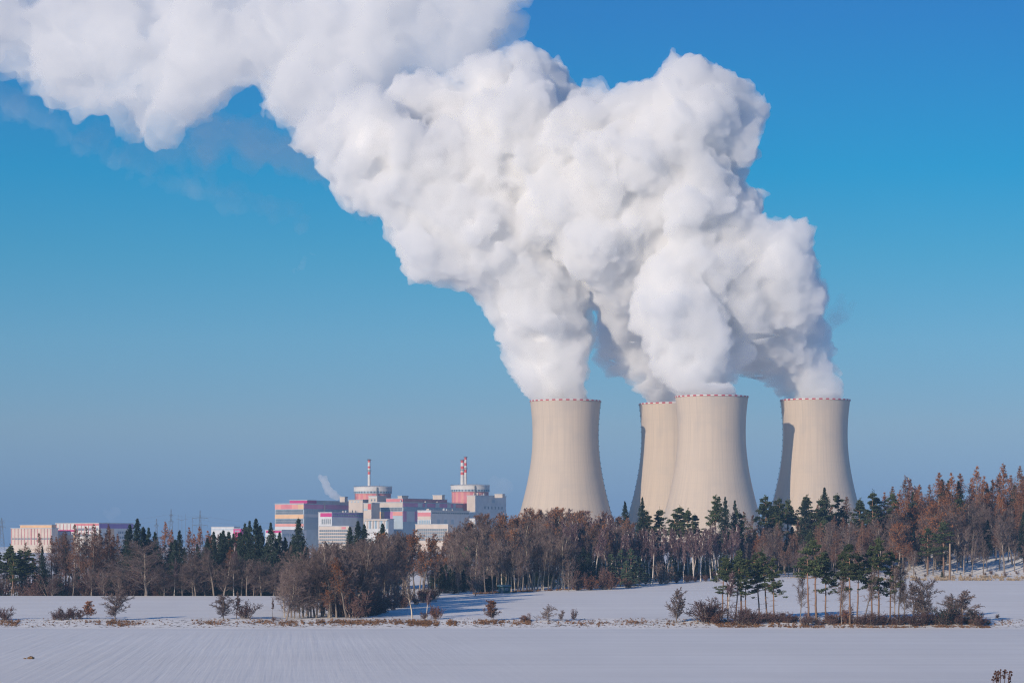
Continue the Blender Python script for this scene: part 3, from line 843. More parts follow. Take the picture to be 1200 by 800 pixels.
SMALL = ('smalloak', 'smallround', 'sapling', 'gnarled', 'russet')
def make_proto(kind, seed):
    """returns (trunk mesh, crown mesh, reference height)"""
    if kind in ('smalloak', 'smallround', 'sapling', 'oak', 'round', 'gnarled', 'wood', 'woodpale', 'woodleaf', 'birch', 'rust', 'russet'):
        shape = {'woodpale': 'wood', 'woodleaf': 'wood', 'rust': 'wood', 'russet': 'round', 'smalloak': 'oak', 'smallround': 'round', 'sapling': 'birch'}.get(kind, kind)
        out, tips, rng = bare_tree(shape, seed)
        bark = {'birch': B_BIRCH, 'woodpale': B_PALE}.get(kind, B_GREY)
        tw = {'birch': T_BIRCH, 'russet': T_SHRUB}.get(kind, T_TWIG)
        if kind in SMALL:
            o1 = np.array(out[1]); o1[:, 6:] = np.maximum(o1[:, 6:], .085); out[1] = o1
        V0, F0 = tubes(out[0], 7); V1, F1 = tubes(out[1], 4)
        tm = np_mesh('trunk', np.concatenate([V0, V1]), np.concatenate([F0, F1 + len(V0)]), bark)
        S2 = np.array(out[2]); S3 = np.array(out[3])
        f_ = 2.3 if kind in SMALL else 1.0
        S2[:, 6:] = np.maximum(S2[:, 6:], .030 * f_); S3[:, 6:] = np.maximum(S3[:, 6:], .020 * f_)
        V2, F2 = tubes(np.concatenate([S2, S3]), 3)
        cm = np_mesh('crown', V2, F2, tw)
        if kind in ('woodleaf', 'rust', 'russet'):
            n = {'woodleaf': 950, 'rust': 3400, 'russet': 2600}[kind]
            pts = np.array(out[3])[:, 3:6]
            if kind == 'woodleaf': pts = pts[pts[:, 2] > rng.uniform(10, 18, len(pts))]
            C = pts[rng.integers(0, len(pts), n)] + rng.normal(size=(n, 3)) * .22
            V, Fc = scraps(C, .34 if kind == 'russet' else .17, rng)
            lm = np_mesh('leaves', V, Fc, L_RUST if kind == 'rust' else L_BROWN)
            return tm, cm, lm, 20.0
        return tm, cm, None, 20.0
    rng = np.random.default_rng(seed)
    H = 24.0
    if kind in ('spruce', 'larch', 'larchbare', 'youngspruce'):
        lar = kind.startswith('larch')
        seg, tw, C = [], [], []
        bend = rng.normal(size=2) * .01
        for i in range(8):
            z0, z1 = H * i / 8, H * (i + 1) / 8
            seg.append((bend[0]*z0, bend[1]*z0, z0 - (.4 if i == 0 else 0), bend[0]*z1, bend[1]*z1, z1, .30 * (1 - i/8) + .03, .30 * (1 - (i+1)/8) + .02))
        z0 = H * {'spruce': .12, 'youngspruce': .02, 'larch': .34, 'larchbare': .34}[kind]
        z = z0
        while z < H * .985:
            t = (z - z0) / (H - z0)
            nb = rng.integers(4, 7) if not lar else rng.integers(3, 6)
            R0 = H * (.205 if not lar else .20) * (1 - t) * min(1, .5 + 2.2 * t) + .10
            if kind == 'youngspruce': R0 *= 1.5
            for _ in range(nb):
                if rng.random() < .10: continue
                a = rng.random() * 2 * math.pi; Lb = R0 * rng.uniform(.6, 1.2)
                el = (-.25 + .75 * t + rng.normal() * .12) if not lar else (.12 + .45 * t + rng.normal() * .15)
                d = np.array([math.cos(a) * math.cos(el), math.sin(a) * math.cos(el), math.sin(el)])
                p = np.array([bend[0]*z, bend[1]*z, z])
                q = p + d * Lb
                tw.append((*p, *q, .045, .016))
                m = int((44 if not lar else 42) * (.4 + Lb / (H * .15)))
                s = rng.uniform(.12, 1.05, m) ** .8
                off = rng.normal(size=(m, 3)) * np.array([.16, .16, .10]) * (Lb * .55)[None] if False else rng.normal(size=(m, 3)) * (Lb * .13 + .05)
                if not lar: off[:, 2] -= np.abs(rng.normal(size=m)) * .28
                C.append(p + d * Lb * s[:, None] + off)
                if lar:
                    for _k in range(4):
                        s_ = rng.uniform(.3, 1); pp = p + d * Lb * s_; dd = unit(d + rng.normal(size=3) * .8)
                        tw.append((*pp, *(pp + dd * Lb * .3), .022, .012))
            z += H * (.019 if not lar else .023) * rng.uniform(.7, 1.4)
        # dead lower branches
        for _ in range(14):
            zz_ = rng.uniform(.1, max(.13, z0 / H)) * H; a = rng.random() * 6.28
            tw.append((0, 0, zz_, math.cos(a) * 1.3, math.sin(a) * 1.3, zz_ - .2, .035, .012))
        V0, F0 = tubes(seg, 7)
        tm = np_mesh('trunk', V0, F0, B_DARK if not lar else B_GREY)
        V2, F2 = tubes(tw, 3)
        V, Fc = scraps(np.concatenate(C), .21 if not lar else .145, rng, .6)
        nm = {'spruce': N_SPRUCE, 'youngspruce': N_SPRUCE, 'larch': N_LARCH, 'larchbare': N_LARCHB}[kind]
        return tm, np_mesh('branches', V2, F2, B_DARK if not lar else N_LARCHB), np_mesh('crown', V, Fc, nm), H
    if kind in ('pine', 'pinelow', 'youngpine'):
        H = 20.0
        seg, tw, C = [], [], []
        n = 12; ang = rng.random() * 6.28; p = np.array([0, 0, -.4]); pts = [p]
        lean = rng.normal(size=2) * .025
        for i in range(n):
            p = p + np.array([lean[0] + rng.normal() * .035, lean[1] + rng.normal() * .035, 1]) * (H * .95 / n); pts.append(p)
        for i in range(n):
            tr_ = .19 if kind == 'pinelow' else .23
            seg.append((*pts[i], *pts[i+1], tr_ * (1 - i/n) ** .7 + .04, tr_ * (1 - (i+1)/n) ** .7 + .04))
        lo = {'pine': .60, 'pinelow': .42, 'youngpine': .06}[kind]
        nbr = {'pine': 34, 'pinelow': 38, 'youngpine': 60}[kind]
        nw = {'pine': 9, 'pinelow': 13, 'youngpine': 13}[kind]
        for j in range(nbr):
            w_ = int(rng.integers(0, nw)); t = min(.985, (w_ + .5 + rng.normal() * .12) / nw)
            z = lo + (1 - lo) * max(0, t)
            i = min(n - 1, int(z * n)); f = z * n - i
            p = pts[i] * (1 - f) + pts[i+1] * f
            a = rng.random() * 6.28; el = rng.uniform(-.2, .25) + .55 * t * t
            Lb = H * {'pine': .15, 'pinelow': .15, 'youngpine': .25}[kind] * (1.1 - .95 * t) * rng.uniform(.4, 1.3) + .35
            d = np.array([math.cos(a) * math.cos(el), math.sin(a) * math.cos(el), math.sin(el)])
            mid = p + d * Lb * .55; q = p + unit(d + np.array([0, 0, .2])) * Lb
            tw += [(*p, *mid, .07, .05), (*mid, *q, .05, .02)]
            for c in range(4):
                cc = p + (q - p) * rng.uniform(.35, 1.08) + rng.normal(size=3) * Lb * np.array([.2, .2, .08])
                rr = H * .027 * rng.uniform(.55, 1.4) * (1.1 - .45 * t)
                m = 58
                o = rng.normal(size=(m, 3)); o /= np.linalg.norm(o, axis=1, keepdims=True)
                C.append(cc + o * rr * rng.uniform(.3, 1.0, (m, 1)) * np.array([1.35, 1.35, .55]))
                tw.append((*(p + (q - p) * .5), *cc, .025, .014))
        o = rng.normal(size=(90, 3)) * np.array([.26, .26, .55])      # leader
        C.append(pts[-1] + o)
        for _ in range(12):
            zz_ = rng.uniform(.2, max(.25, lo)); i = int(zz_ * n); a = rng.random() * 6.28; L_ = rng.uniform(.6, 1.8)
            tw.append((*pts[i], *(pts[i] + np.array([math.cos(a) * L_, math.sin(a) * L_, rng.uniform(-.4, .3)])), .04, .012))
        V0, F0 = tubes(seg, 8)
        V2, F2 = tubes(tw, 4)
        V, Fc = scraps(np.concatenate(C), .17, rng)
        return np_mesh('trunk', V0, F0, B_PINE), np_mesh('branches', V2, F2, B_PINE), np_mesh('crown', V, Fc, N_YOUNG if kind == 'youngpine' else N_PINE), H
    if kind in ('shrub', 'leafshrub', 'thicket', 'darkbush', 'greybush'):
        H = 4.0
        out, tips = [[], [], [], []], []
        for k in range({'thicket': 20}.get(kind, 13)):
            P = dict(H=H, max=2, seg=(4, 3, 2), wob=(.14, .22, .25), trop=(.03, .03, .02), rad=(.5, .5, .5), kids=(8, 6, 0), ang=(.6, .7, .7), len=(.34, .5, .5), shape=lambda t: 1.2 - .5 * t)
            P['from'] = (.1, .1, 0)
            a = rng.random() * 6.28; s = rng.uniform(0, .75) if kind != 'greybush' else rng.uniform(0, .5)
            d = unit(np.array([math.cos(a) * s, math.sin(a) * s, 1]))
            p = np.array([math.cos(a), math.sin(a), 0]) * rng.uniform(0, .5) - np.array([0, 0, .15])
            grow(out, tips, rng, p, d, H * rng.uniform(.55, .95), .05, 0, P)
        V0, F0 = tubes(out[0], 4)
        st = np.concatenate([np.array(out[1]), np.array(out[2])]); st[:, 6:] = np.maximum(st[:, 6:], .022)
        V2, F2 = tubes(st, 3)
        tm = np_mesh('stems', V0, F0, B_PALE if kind == 'greybush' else B_GREY)
        cm = np_mesh('twigs', V2, F2, T_SHRUB if kind != 'greybush' else T_TWIG)
        if kind in ('leafshrub', 'darkbush'):
            n = 1500 if kind == 'leafshrub' else 2600
            pts = np.array(out[2])[:, 3:6]
            C = pts[rng.integers(0, len(pts), n)] + rng.normal(size=(n, 3)) * .14
            V, Fc = scraps(C, .085, rng)
            return tm, cm, np_mesh('leaves', V, Fc, L_RUST if kind == 'leafshrub' else N_SPRUCE), H
        return tm, cm, None, H

PART_NAMES = {'leaf': ('trunk', 'crown', 'withered_leaves'), 'conifer': ('trunk', 'branches', 'crown'), 'bush': ('stems', 'twigs', 'leaves')}
KIND = {  # kind -> (object name, category, part naming, number of shapes)
    'oak': ('bare_oak', 'bare tree', 'leaf', 3), 'round': ('bare_round_tree', 'bare tree', 'leaf', 3), 'gnarled': ('gnarled_fruit_tree', 'bare tree', 'leaf', 2),
    'wood': ('bare_woodland_tree', 'bare tree', 'leaf', 5), 'woodpale': ('pale_trunked_tree', 'bare tree', 'leaf', 3), 'woodleaf': ('brown_leaved_tree', 'tree', 'leaf', 4),
    'smalloak': ('small_bare_oak', 'bare tree', 'leaf', 3), 'smallround': ('small_bare_tree', 'bare tree', 'leaf', 3), 'sapling': ('bare_sapling', 'sapling', 'leaf', 3),
    'birch': ('birch_tree', 'birch', 'leaf', 5), 'rust': ('rusty_oak', 'oak tree', 'leaf', 2), 'russet': ('russet_tree', 'small tree', 'leaf', 2),
    'spruce': ('spruce_tree', 'spruce', 'conifer', 4), 'youngspruce': ('young_spruce', 'spruce', 'conifer', 3), 'larch': ('larch_tree', 'larch', 'conifer', 4), 'larchbare': ('bare_larch', 'larch', 'conifer', 3),
    'pine': ('pine_tree', 'pine', 'conifer', 5), 'pinelow': ('hedgerow_pine', 'pine', 'conifer', 5), 'youngpine': ('young_pine', 'pine', 'conifer', 3),
    'shrub': ('bare_shrub', 'shrub', 'bush', 3), 'leafshrub': ('russet_shrub', 'shrub', 'bush', 2), 'thicket': ('thorn_thicket', 'shrub', 'bush', 3), 'darkbush': ('evergreen_bush', 'bush', 'bush', 2), 'greybush': ('grey_willow_bush', 'bush', 'bush', 2)}
PROTO = {}
def proto(kind, i):
    if (kind, i) not in PROTO:
        PROTO[(kind, i)] = make_proto(kind, 1000 + hash_of(kind) + i * 17)
    return PROTO[(kind, i)]
def hash_of(s): return sum(ord(c) * (i + 3) for i, c in enumerate(s))
trng = random.Random(21)
def tree(kind, px, Y, top, label, group=None, width=None, shape=None, parts=True, x_world=None, min_h=1.2):
    """a tree whose tip is seen at row `top` when it stands at distance Y"""
    x = (px - 600) / F * Y
    zg = ground(x, Y)
    H = max(min_h, CZ + (HY - top) / F * Y - zg)
    name, cat, pk, n = KIND[kind]
    pr = proto(kind, trng.randrange(n) if shape is None else shape)
    s = H / pr[3] / {'leaf': 1.0, 'conifer': 1.0, 'bush': 1.0}[pk]
    root = empty(name, (x, Y, zg), trng.random() * 6.283)
    w = width if width else trng.uniform(.88, 1.15)
    root.scale = (s * w, s * w, s)
    tag(root, label, cat, group)
    for me, pn in zip(pr[:3], PART_NAMES[pk]):
        if me is None: continue
        o = bpy.data.objects.new(pn, me)
        o.parent = root
        COL.objects.link(o)
    return root
# every prototype's true height, so that tips land where they should
def fit(kind):
    for i in range(KIND[kind][3]):
        pr = proto(kind, i)
        zs = []
        for me in pr[:3]:
            if me:
                a = np.zeros(len(me.vertices) * 3, dtype=np.float32); me.vertices.foreach_get('co', a); zs.append(a[2::3].max())
        PROTO[(kind, i)] = (*pr[:3], float(max(zs)))
for k_ in KIND: fit(k_)
# ------------------------------------------------------------------ the woods, tree by tree
def prof(pts):
    def f(x):
        for (a, ya), (b, yb) in zip(pts, pts[1:]):
            if x <= b: return ya + (yb - ya) * max(0, (x - a)) / (b - a)
        return pts[-1][1]
    return f
def row(x0, x1, n, Y0, Y1, top, jitter, kinds, lab, group, width=None, skip=None):
    """a loose row of n trees: kinds is a list of (kind, weight)"""
    for i in range(n):
        px = x0 + (x1 - x0) * (i + trng.uniform(.1, .9)) / n
        if skip and skip(px): trng.random(); continue
        Y = trng.uniform(Y0, Y1) if not callable(Y0) else Y0(px) + trng.uniform(0, Y1)
        k = trng.choices([q for q, _ in kinds], [w for _, w in kinds])[0]
        tree(k, px, Y, top(px) + trng.uniform(0, jitter), lab[k], group[k] if isinstance(group, dict) else group, width)

# --- left wood behind the crest of the upper field
LW = 'wood behind the far edge of the left field'
g = LW + ': larches'
for px, top, Y, k in [(46, 623, 980, 'larchbare'), (50, 640, 960, 'spruce'), (66, 628, 985, 'larchbare'), (77, 621, 990, 'larchbare'), (88, 613, 985, 'larchbare'), (93, 622, 972, 'larchbare'), (101, 615, 990, 'larchbare'), (109, 612, 980, 'larchbare'),
                      (116, 618, 1000, 'larchbare'), (128, 613, 985, 'larchbare'), (132, 626, 995, 'larchbare'), (30, 634, 1000, 'larchbare')]:
    tree(k, px, Y, top, 'dark brown larch or bare tree before the white and red hall at far left' if k != 'spruce' else 'lone spruce among the brown larches at far left', g if k != 'spruce' else None)
for px, top, Y in [(6, 640, 965), (17, 636, 975), (28, 644, 970), (-4, 648, 960), (38, 650, 985)]:
    tree('pine', px, Y, top, 'dark pine at the far left end of the wood', LW + ': pines')
for px, top, Y in [(-8, 662, 990), (12, 664, 985), (24, 668, 990), (42, 668, 985), (52, 664, 975)]:
    tree('youngpine', px, Y, top, 'bushy young pine under the taller pines at far left', LW + ': young pines')
for i, (px, top, Y) in enumerate([(148, 620, 990), (154, 613, 985), (161.5, 606, 980), (168, 615, 985), (174, 617, 990), (181, 622, 985)]):
    tree('spruce', px, Y, top, 'tall dark spruce in the group behind the great bare oak', LW + ': spruces behind the great oak', 1.25)
tree('oak', 171, 946, 628, 'great spreading bare oak at the edge of the left wood, beside dark spruces', None, 1.8, 0)
for px, top, Y, k in [(187, 640, 1000, 'spruce'), (193, 609, 1000, 'larch'), (199, 619, 1005, 'larch'), (211, 620, 990, 'spruce'), (206, 630, 985, 'spruce'), (222, 617, 1000, 'larch'), (228, 624, 1010, 'larch'), (236, 615, 1000, 'larch'), (243, 620, 1005, 'larch'),
                      (216, 640, 975, 'spruce'), (231, 636, 980, 'spruce'), (252, 634, 985, 'spruce'), (261, 619, 990, 'spruce'), (268, 625, 1000, 'larch'), (256, 624, 1005, 'larchbare'), (276, 622, 1005, 'larchbare')]:
    tree(k, px, Y, top, 'orange larch in the left wood between bare oak and tall spruces' if k.startswith('larch') else 'dark spruce among orange larches in the left wood',
         LW + (': orange larches' if k.startswith('larch') else ': spruces among larches'))
for px, top, Y in [(286, 612, 980), (292, 609, 985), (298, 606, 975), (303, 614, 985), (318, 611, 970), (334, 628, 975), (349, 605, 972), (312, 640, 980), (343, 628, 985), (281, 622, 990), (326, 640, 985), (356, 634, 985)]:
    tree('spruce', px, Y, top, 'tall dark spruce before the long turbine hall, left of the bare copse', LW + ': spruces before the turbine hall', 1.2)
tree('birch', 204, 950, 650, 'thin white stemmed birch at the edge of the left wood', LW + ': edge birches', .7)
tree('birch', 274, 952, 636, 'tall pale birch at the edge of the left wood, among brown bare trees', None, .9)
for px, top in [(226, 644), (229, 650), (251, 640), (283, 650), (289, 654), (297, 658), (122, 662), (85, 668), (107, 664), (138, 660), (240, 652), (262, 646), (306, 650), (320, 655), (192, 655), (60, 672), (214, 655)]:
    tree('wood' if px % 2 else 'oak', px, 949 + trng.random() * 6, top, 'bare brown tree along the edge of the left wood', LW + ': bare edge trees', 1.25)
for i in range(46):
    px = 40 + i * 6.4 + trng.uniform(-3, 3)
    if 60 < px < 66 or 96 < px < 100 or 112 < px < 118: continue
    dk = 140 < px < 340
    k = trng.choice(['youngspruce', 'thicket', 'youngspruce'] if dk else ['thicket', 'shrub', 'youngspruce'])
    tree(k, px, 958 + trng.random() * 14, trng.uniform(664, 684) - (10 if dk else 0), 'young spruce in the shade of the left wood' if k == 'youngspruce' else 'bare bush in the undergrowth of the left wood',
         LW + (': young spruces' if k == 'youngspruce' else ': undergrowth bushes'))

for px, top, Y, k in [(242, 629, 992, 'spruce'), (248, 625, 1000, 'larch'), (264, 627, 1002, 'spruce'), (272, 630, 992, 'spruce'), (279, 628, 1000, 'larch'), (247, 640, 980, 'spruce'), (270, 640, 985, 'larch'), (201, 633, 990, 'spruce'), (184, 632, 992, 'larch')]:
    tree(k, px, Y, top, 'orange larch in the left wood between bare oak and tall spruces' if k == 'larch' else 'dark spruce among orange larches in the left wood', LW + (': orange larches' if k == 'larch' else ': spruces among larches'), 1.4)
for px, top, Y in [(308, 626, 990), (324, 630, 985), (341, 634, 990), (329, 622, 1000), (313, 634, 975), (361, 640, 985)]:
    tree('spruce', px, Y, top, 'tall dark spruce before the long turbine hall, left of the bare copse', LW + ': spruces before the turbine hall', 1.3)
for px, top, Y in [(0, 642, 972), (10, 650, 985), (22, 642, 968), (33, 640, 980), (14, 646, 962)]:
    tree('pinelow', px, Y, top, 'dark pine at the far left end of the wood', LW + ': pines', 1.3)
row(-15, 145, 30, 962, 995, prof([(-15, 662), (60, 668), (145, 655)]), 14, [('youngspruce', 2), ('thicket', 1), ('wood', 2)], {'youngspruce': 'young spruce in the shade of the left wood', 'thicket': 'bare bush in the undergrowth of the left wood', 'wood': 'young bare tree under the larches at far left'}, {'youngspruce': LW + ': young spruces', 'thicket': LW + ': undergrowth bushes', 'wood': LW + ': young bare trees'}, 1.2)
for px, top in [(250, 621.5), (258, 623), (267, 621), (273, 624), (280, 622)]:
    tree('spruce', px, 1000, top, 'dark spruce among orange larches in the left wood', LW + ': spruces among larches', 1.25)
row(58, 142, 12, 985, 1015, prof([(58, 622), (100, 615), (142, 618)]), 12, [('larchbare', 3), ('wood', 1)], {k: 'dark brown larch or bare tree before the white and red hall at far left' for k in ('larchbare', 'wood')}, LW + ': larches')
# --- the bare copse that runs down to the hedge
CO = 'bare copse in front of the power station'
ctop = prof([(318, 672), (330, 655), (345, 645), (360, 634), (378, 630), (392, 633), (405, 633), (425, 628), (445, 622), (460, 620), (475, 622), (490, 632), (505, 640), (522, 646)])
def cY(px): return 794 + max(0, px - 425) * 1.35
row(331, 438, 25, lambda p: cY(p) + 2, 14, ctop, 26, [('wood', 5), ('woodpale', 1), ('oak', 2)], {k: 'bare tree on the front edge of the copse, trunk foot in the brown hedge grass' for k in ('wood', 'woodpale', 'oak')}, CO + ': front row')
row(340, 470, 24, lambda p: cY(p) + 20, 30, ctop, 16, [('wood', 4), ('oak', 1)], {k: 'bare brown tree inside the copse' for k in ('wood', 'oak')}, CO + ': middle rows')
row(380, 522, 26, lambda p: cY(p) + 55, 50, ctop, 8, [('wood', 5), ('woodleaf', 1)], {k: 'bare brown tree at the back of the copse' for k in ('wood', 'woodleaf')}, CO + ': back rows')
row(395, 515, 14, lambda p: cY(p) + 4, 10, prof([(395, 690), (515, 680)]), 10, [('shrub', 1), ('thicket', 1)], {'shrub': 'bare shrub under the copse', 'thicket': 'bare shrub under the copse'}, CO + ': shrubs')
tree('rust', 406, 797, 652, 'rusty leaved oak inside the bare copse', None, 1.15)
tree('rust', 384, 796, 690, 'low rusty sapling at the foot of the bare copse', None, 1.2)
tree('rust', 470, 900, 619, 'rust topped oak at the back of the bare copse, left one', CO + ': rusty tops', 1.2)
tree('rust', 494, 930, 624, 'rust topped oak at the back of the bare copse, right one', CO + ': rusty tops', 1.2)
tree('oak', 336, 795, 662, 'wide bare tree at the left end of the copse, branches to the ground', None, 1.35, 1)
for px, top in [(412, 616), (420, 609), (428, 613), (450, 612), (442, 622), (467, 624), (436, 632)]:
    tree('spruce', px, 1000, top, 'dark spruce top showing above the bare copse', CO + ': spruces behind', 1.35)
tree('woodpale', 483, 797, 672, 'slender bare tree standing alone right of the copse', None, 1.1)
tree('birch', 500, 799, 690, 'smaller bare tree in the hedge, russet shrub beside it', None, 1.5)
tree('shrub', 497, 796, 715, 'bare shrub round the foot of the smaller bare tree', None, 1.2)
tree('leafshrub', 511, 797, 708, 'russet shrub in the hedge right of the copse', None, .9)

# --- the middle wood under the lone tower
MW = 'middle wood below the lone cooling tower'
mtop = prof([(505, 640), (515, 628), (530, 615), (545, 606), (560, 600), (580, 597), (600, 598), (615, 592), (640, 590), (660, 592), (680, 592), (700, 594), (715, 598), (730, 604), (745, 612)])
def bY(px): return 1002 + max(0, min(170, px - 700)) * .42
def mY(px): return 944 + max(0, min(220, px - 525)) * .28
lab = {k: 'bare or brown leaved tree at the back of the middle wood' for k in ('wood', 'woodleaf', 'woodpale', 'birch')}
row(508, 745, 46, lambda p: mY(p) + 75, 60, mtop, 7, [('woodleaf', 5), ('wood', 1), ('birch', 1)], lab, MW + ': back rows')
lab = {k: 'bare tree in the middle wood' for k in ('wood', 'woodleaf', 'woodpale', 'birch')}
row(505, 735, 42, lambda p: mY(p) + 35, 40, lambda p: mtop(p) + 10, 14, [('woodleaf', 2), ('wood', 3), ('woodpale', 4), ('birch', 2)], lab, MW + ': middle rows')
lab = {k: 'bare tree with pale trunk on the front edge of the middle wood' for k in ('wood', 'woodpale', 'birch')}
row(586, 672, 24, lambda p: mY(p) + 4, 14, lambda p: mtop(p) + 30, 22, [('wood', 2), ('woodpale', 5)], lab, MW + ': front edge')
row(512, 590, 14, lambda p: mY(p) + 6, 24, lambda p: mtop(p) + 34, 30, [('wood', 4), ('birch', 1)], {k: 'bare tree on the shaded left front of the middle wood' for k in ('wood', 'birch')}, MW + ': shaded front')
row(512, 592, 15, lambda p: mY(p) + 14, 20, prof([(512, 668), (592, 662)]), 14, [('youngspruce', 1)], {'youngspruce': 'dark young spruce in the shade of the middle wood'}, MW + ': young spruces')
row(590, 690, 16, lambda p: mY(p) + 26, 25, prof([(590, 672), (690, 660)]), 12, [('youngspruce', 1)], {'youngspruce': 'dark young spruce behind the pale trunks'}, MW + ': young spruces')
tree('oak', 557, 944, 655, 'small spreading bare tree before the dark young spruces of the middle wood', None, 1.0)
tree('youngpine', 547, 985, 637, 'green pine bough showing inside the middle wood', None, 1.0)
tree('round', 666, 978, 656, 'pale round bare tree standing before the middle wood', None, 1.05)
for px, top, Y in [(677, 664, 984), (708, 662, 990)]:
    tree('shrub', px, Y, top, 'tall bare bush along the front of the middle wood', MW + ': tall bushes', 1.0)
tree('leafshrub', 692, 984, 673, 'small orange leaved bush at the foot of the wood', None, 1.0)
tree('leafshrub', 714, 990, 668, 'pinkish brown bush beside the green young pines', None, 1.3)
tree('leafshrub', 736, 1000, 677, 'low dark red bush at the snow edge below the young pines', None, 1.3)
for px, top, Y in [(683, 640, 1015), (690, 646, 1010), (676, 650, 1010), (699, 650, 1020)]:
    tree('spruce', px, Y, top, 'black green spruce left of the young pines', MW + ': black spruces', 1.8)
for px, top, Y in [(716, 646, 1008), (727, 641, 1012), (738, 640, 1015), (749, 650, 1018), (757, 656, 1025), (733, 655, 1004), (744, 662, 1008)]:
    tree('youngpine', px, Y, top, 'bluish green young pine at the edge of the birch wood', MW + ': young pines', 1.1)

row(506, 745, 26, lambda p: mY(p) + 80, 60, prof([(506, 655), (745, 646)]), 16, [('spruce', 1)], {'spruce': 'dark spruce deep inside the middle wood'}, MW + ': deep spruces', 1.9)
row(506, 745, 24, lambda p: mY(p) + 30, 40, prof([(506, 668), (745, 655)]), 14, [('youngspruce', 2), ('thicket', 1)], {'youngspruce': 'dark undergrowth spruce among the trunks of the middle wood', 'thicket': 'bare bush among the trunks of the middle wood'}, {'youngspruce': MW + ': undergrowth spruces', 'thicket': MW + ': undergrowth bushes'}, 1.4)
row(506, 604, 16, lambda p: mY(p) + 26, 30, prof([(506, 652), (604, 658)]), 18, [('spruce', 1)], {'spruce': 'dark spruce deep inside the middle wood'}, MW + ': deep spruces', 1.7)
row(506, 745, 34, lambda p: mY(p) + 95, 40, prof([(506, 662), (745, 654)]), 14, [('youngspruce', 2), ('thicket', 1)], {'youngspruce': 'dark undergrowth spruce among the trunks of the middle wood', 'thicket': 'bare bush among the trunks of the middle wood'}, {'youngspruce': MW + ': undergrowth spruces', 'thicket': MW + ': undergrowth bushes'}, 1.8)
row(696, 872, 30, lambda p: bY(p) + 62, 30, prof([(696, 648), (872, 646)]), 14, [('youngspruce', 1)], {'youngspruce': 'dark young spruce deep in the birch belt'}, 'birch belt below the two overlapping towers: deep young spruces', 1.7)
row(760, 872, 20, lambda p: bY(p) + 16, 20, prof([(760, 666), (872, 662)]), 10, [('youngspruce', 2), ('thicket', 1)], {'youngspruce': 'dark young spruce under the birches', 'thicket': 'bare bush under the birches'}, {'youngspruce': 'birch belt below the two overlapping towers: young spruces', 'thicket': 'birch belt below the two overlapping towers: bushes'}, 1.5)
# --- the birch belt and the pines that rise above it
BW = 'birch belt below the two overlapping towers'
btop = prof([(688, 604), (720, 612), (760, 617), (800, 617), (830, 616), (868, 612)])
lab = {k: 'white stemmed birch with purple twigs in the dense birch belt' for k in ('birch', 'wood')}
row(690, 868, 40, lambda p: bY(p) + 40, 50, btop, 6, [('birch', 9), ('wood', 1)], lab, BW + ': back rows')
row(660, 866, 46, lambda p: bY(p) + 14, 26, lambda p: btop(p) + 6, 12, [('birch', 1)], {'birch': 'white stemmed birch on the sunny front of the birch belt'}, BW + ': front rows')
for px, top, w in [(764, 622, 1.0), (783, 617, 1.0), (801, 640, .9), (821, 618, 1.1), (841, 612, 1.2), (858, 613, 1.0)]:
    tree('birch', px, bY(px) + 6, top, 'taller birch with clear white stem on the edge of the birch belt', BW + ': clear stems', w)
for px, top, w in [(732, 586, .9), (752, 581.5, .95), (757, 597, 1.0), (772, 593, .85), (790, 597, 1.2), (796, 590, 1.1), (803, 594, .8), (816, 601, .9), (837, 578.5, .85), (849, 581, .95), (861, 585, .95), (866, 597, 1.0)]:
    tree('spruce' if px in (732, 752, 849, 861) else 'pine', px, 1140 + trng.random() * 25, top, 'dark pine rising above the birch belt before the pale towers', BW + ': pines above the birches', w)
row(752, 868, 22, lambda p: bY(p) + 22, 20, prof([(752, 660), (868, 654)]), 14, [('youngspruce', 1)], {'youngspruce': 'dark young spruce under the birches'}, BW + ': young spruces')
row(695, 880, 26, lambda p: bY(p) + 95, 30, prof([(700, 642), (868, 640)]), 14, [('youngspruce', 1)], {'youngspruce': 'dark young spruce deep in the birch belt'}, BW + ': deep young spruces')
tree('greybush', 776, 1034, 656, 'olive grey willow bush at the snow edge of the birch belt', None, 1.2)
for px in (793, 806, 815, 827, 852): tree('shrub', px, bY(px) + 2, 671 + trng.random() * 4, 'low bush at the snow edge under the birches', BW + ': low bushes', 1.2)
tree('youngpine', 786, 1048, 650, 'dark round evergreen under the birches, left of the leaning stem', None, .9)

# --- the tall wood on the right
RW = 'tall wood on the right'
rtop = prof([(856, 588), (880, 604), (898, 581), (915, 583), (930, 590), (945, 580), (968, 573), (985, 580), (1002, 584), (1022, 575), (1045, 572), (1062, 562), (1078, 566), (1098, 556), (1115, 556), (1132, 553), (1146, 547), (1160, 552), (1174, 543), (1190, 552), (1215, 545)])
lab = {'pine': 'tall pine with long reddish trunk in the right wood', 'larchbare': 'brown twigged larch in the right wood', 'spruce': 'dark spruce in the right wood', 'larch': 'orange brown larch in the right wood', 'wood': 'bare grey tree in the right wood', 'woodleaf': 'brown leaved tree in the right wood', 'rust': 'rusty leaved oak in the right wood', 'birch': 'bare birch in the right wood'}
gr = {k: RW + ': ' + k_ for k, k_ in {'pine': 'tall pines', 'larchbare': 'brown larches', 'spruce': 'spruces', 'larch': 'orange larches', 'wood': 'bare trees', 'woodleaf': 'brown trees', 'rust': 'rusty oaks', 'birch': 'birches'}.items()}
row(862, 1030, 34, 1150, 1190, lambda p: rtop(p) + 20, 14, [('pine', 1), ('larchbare', 5), ('wood', 4), ('larch', 1)], lab, gr)
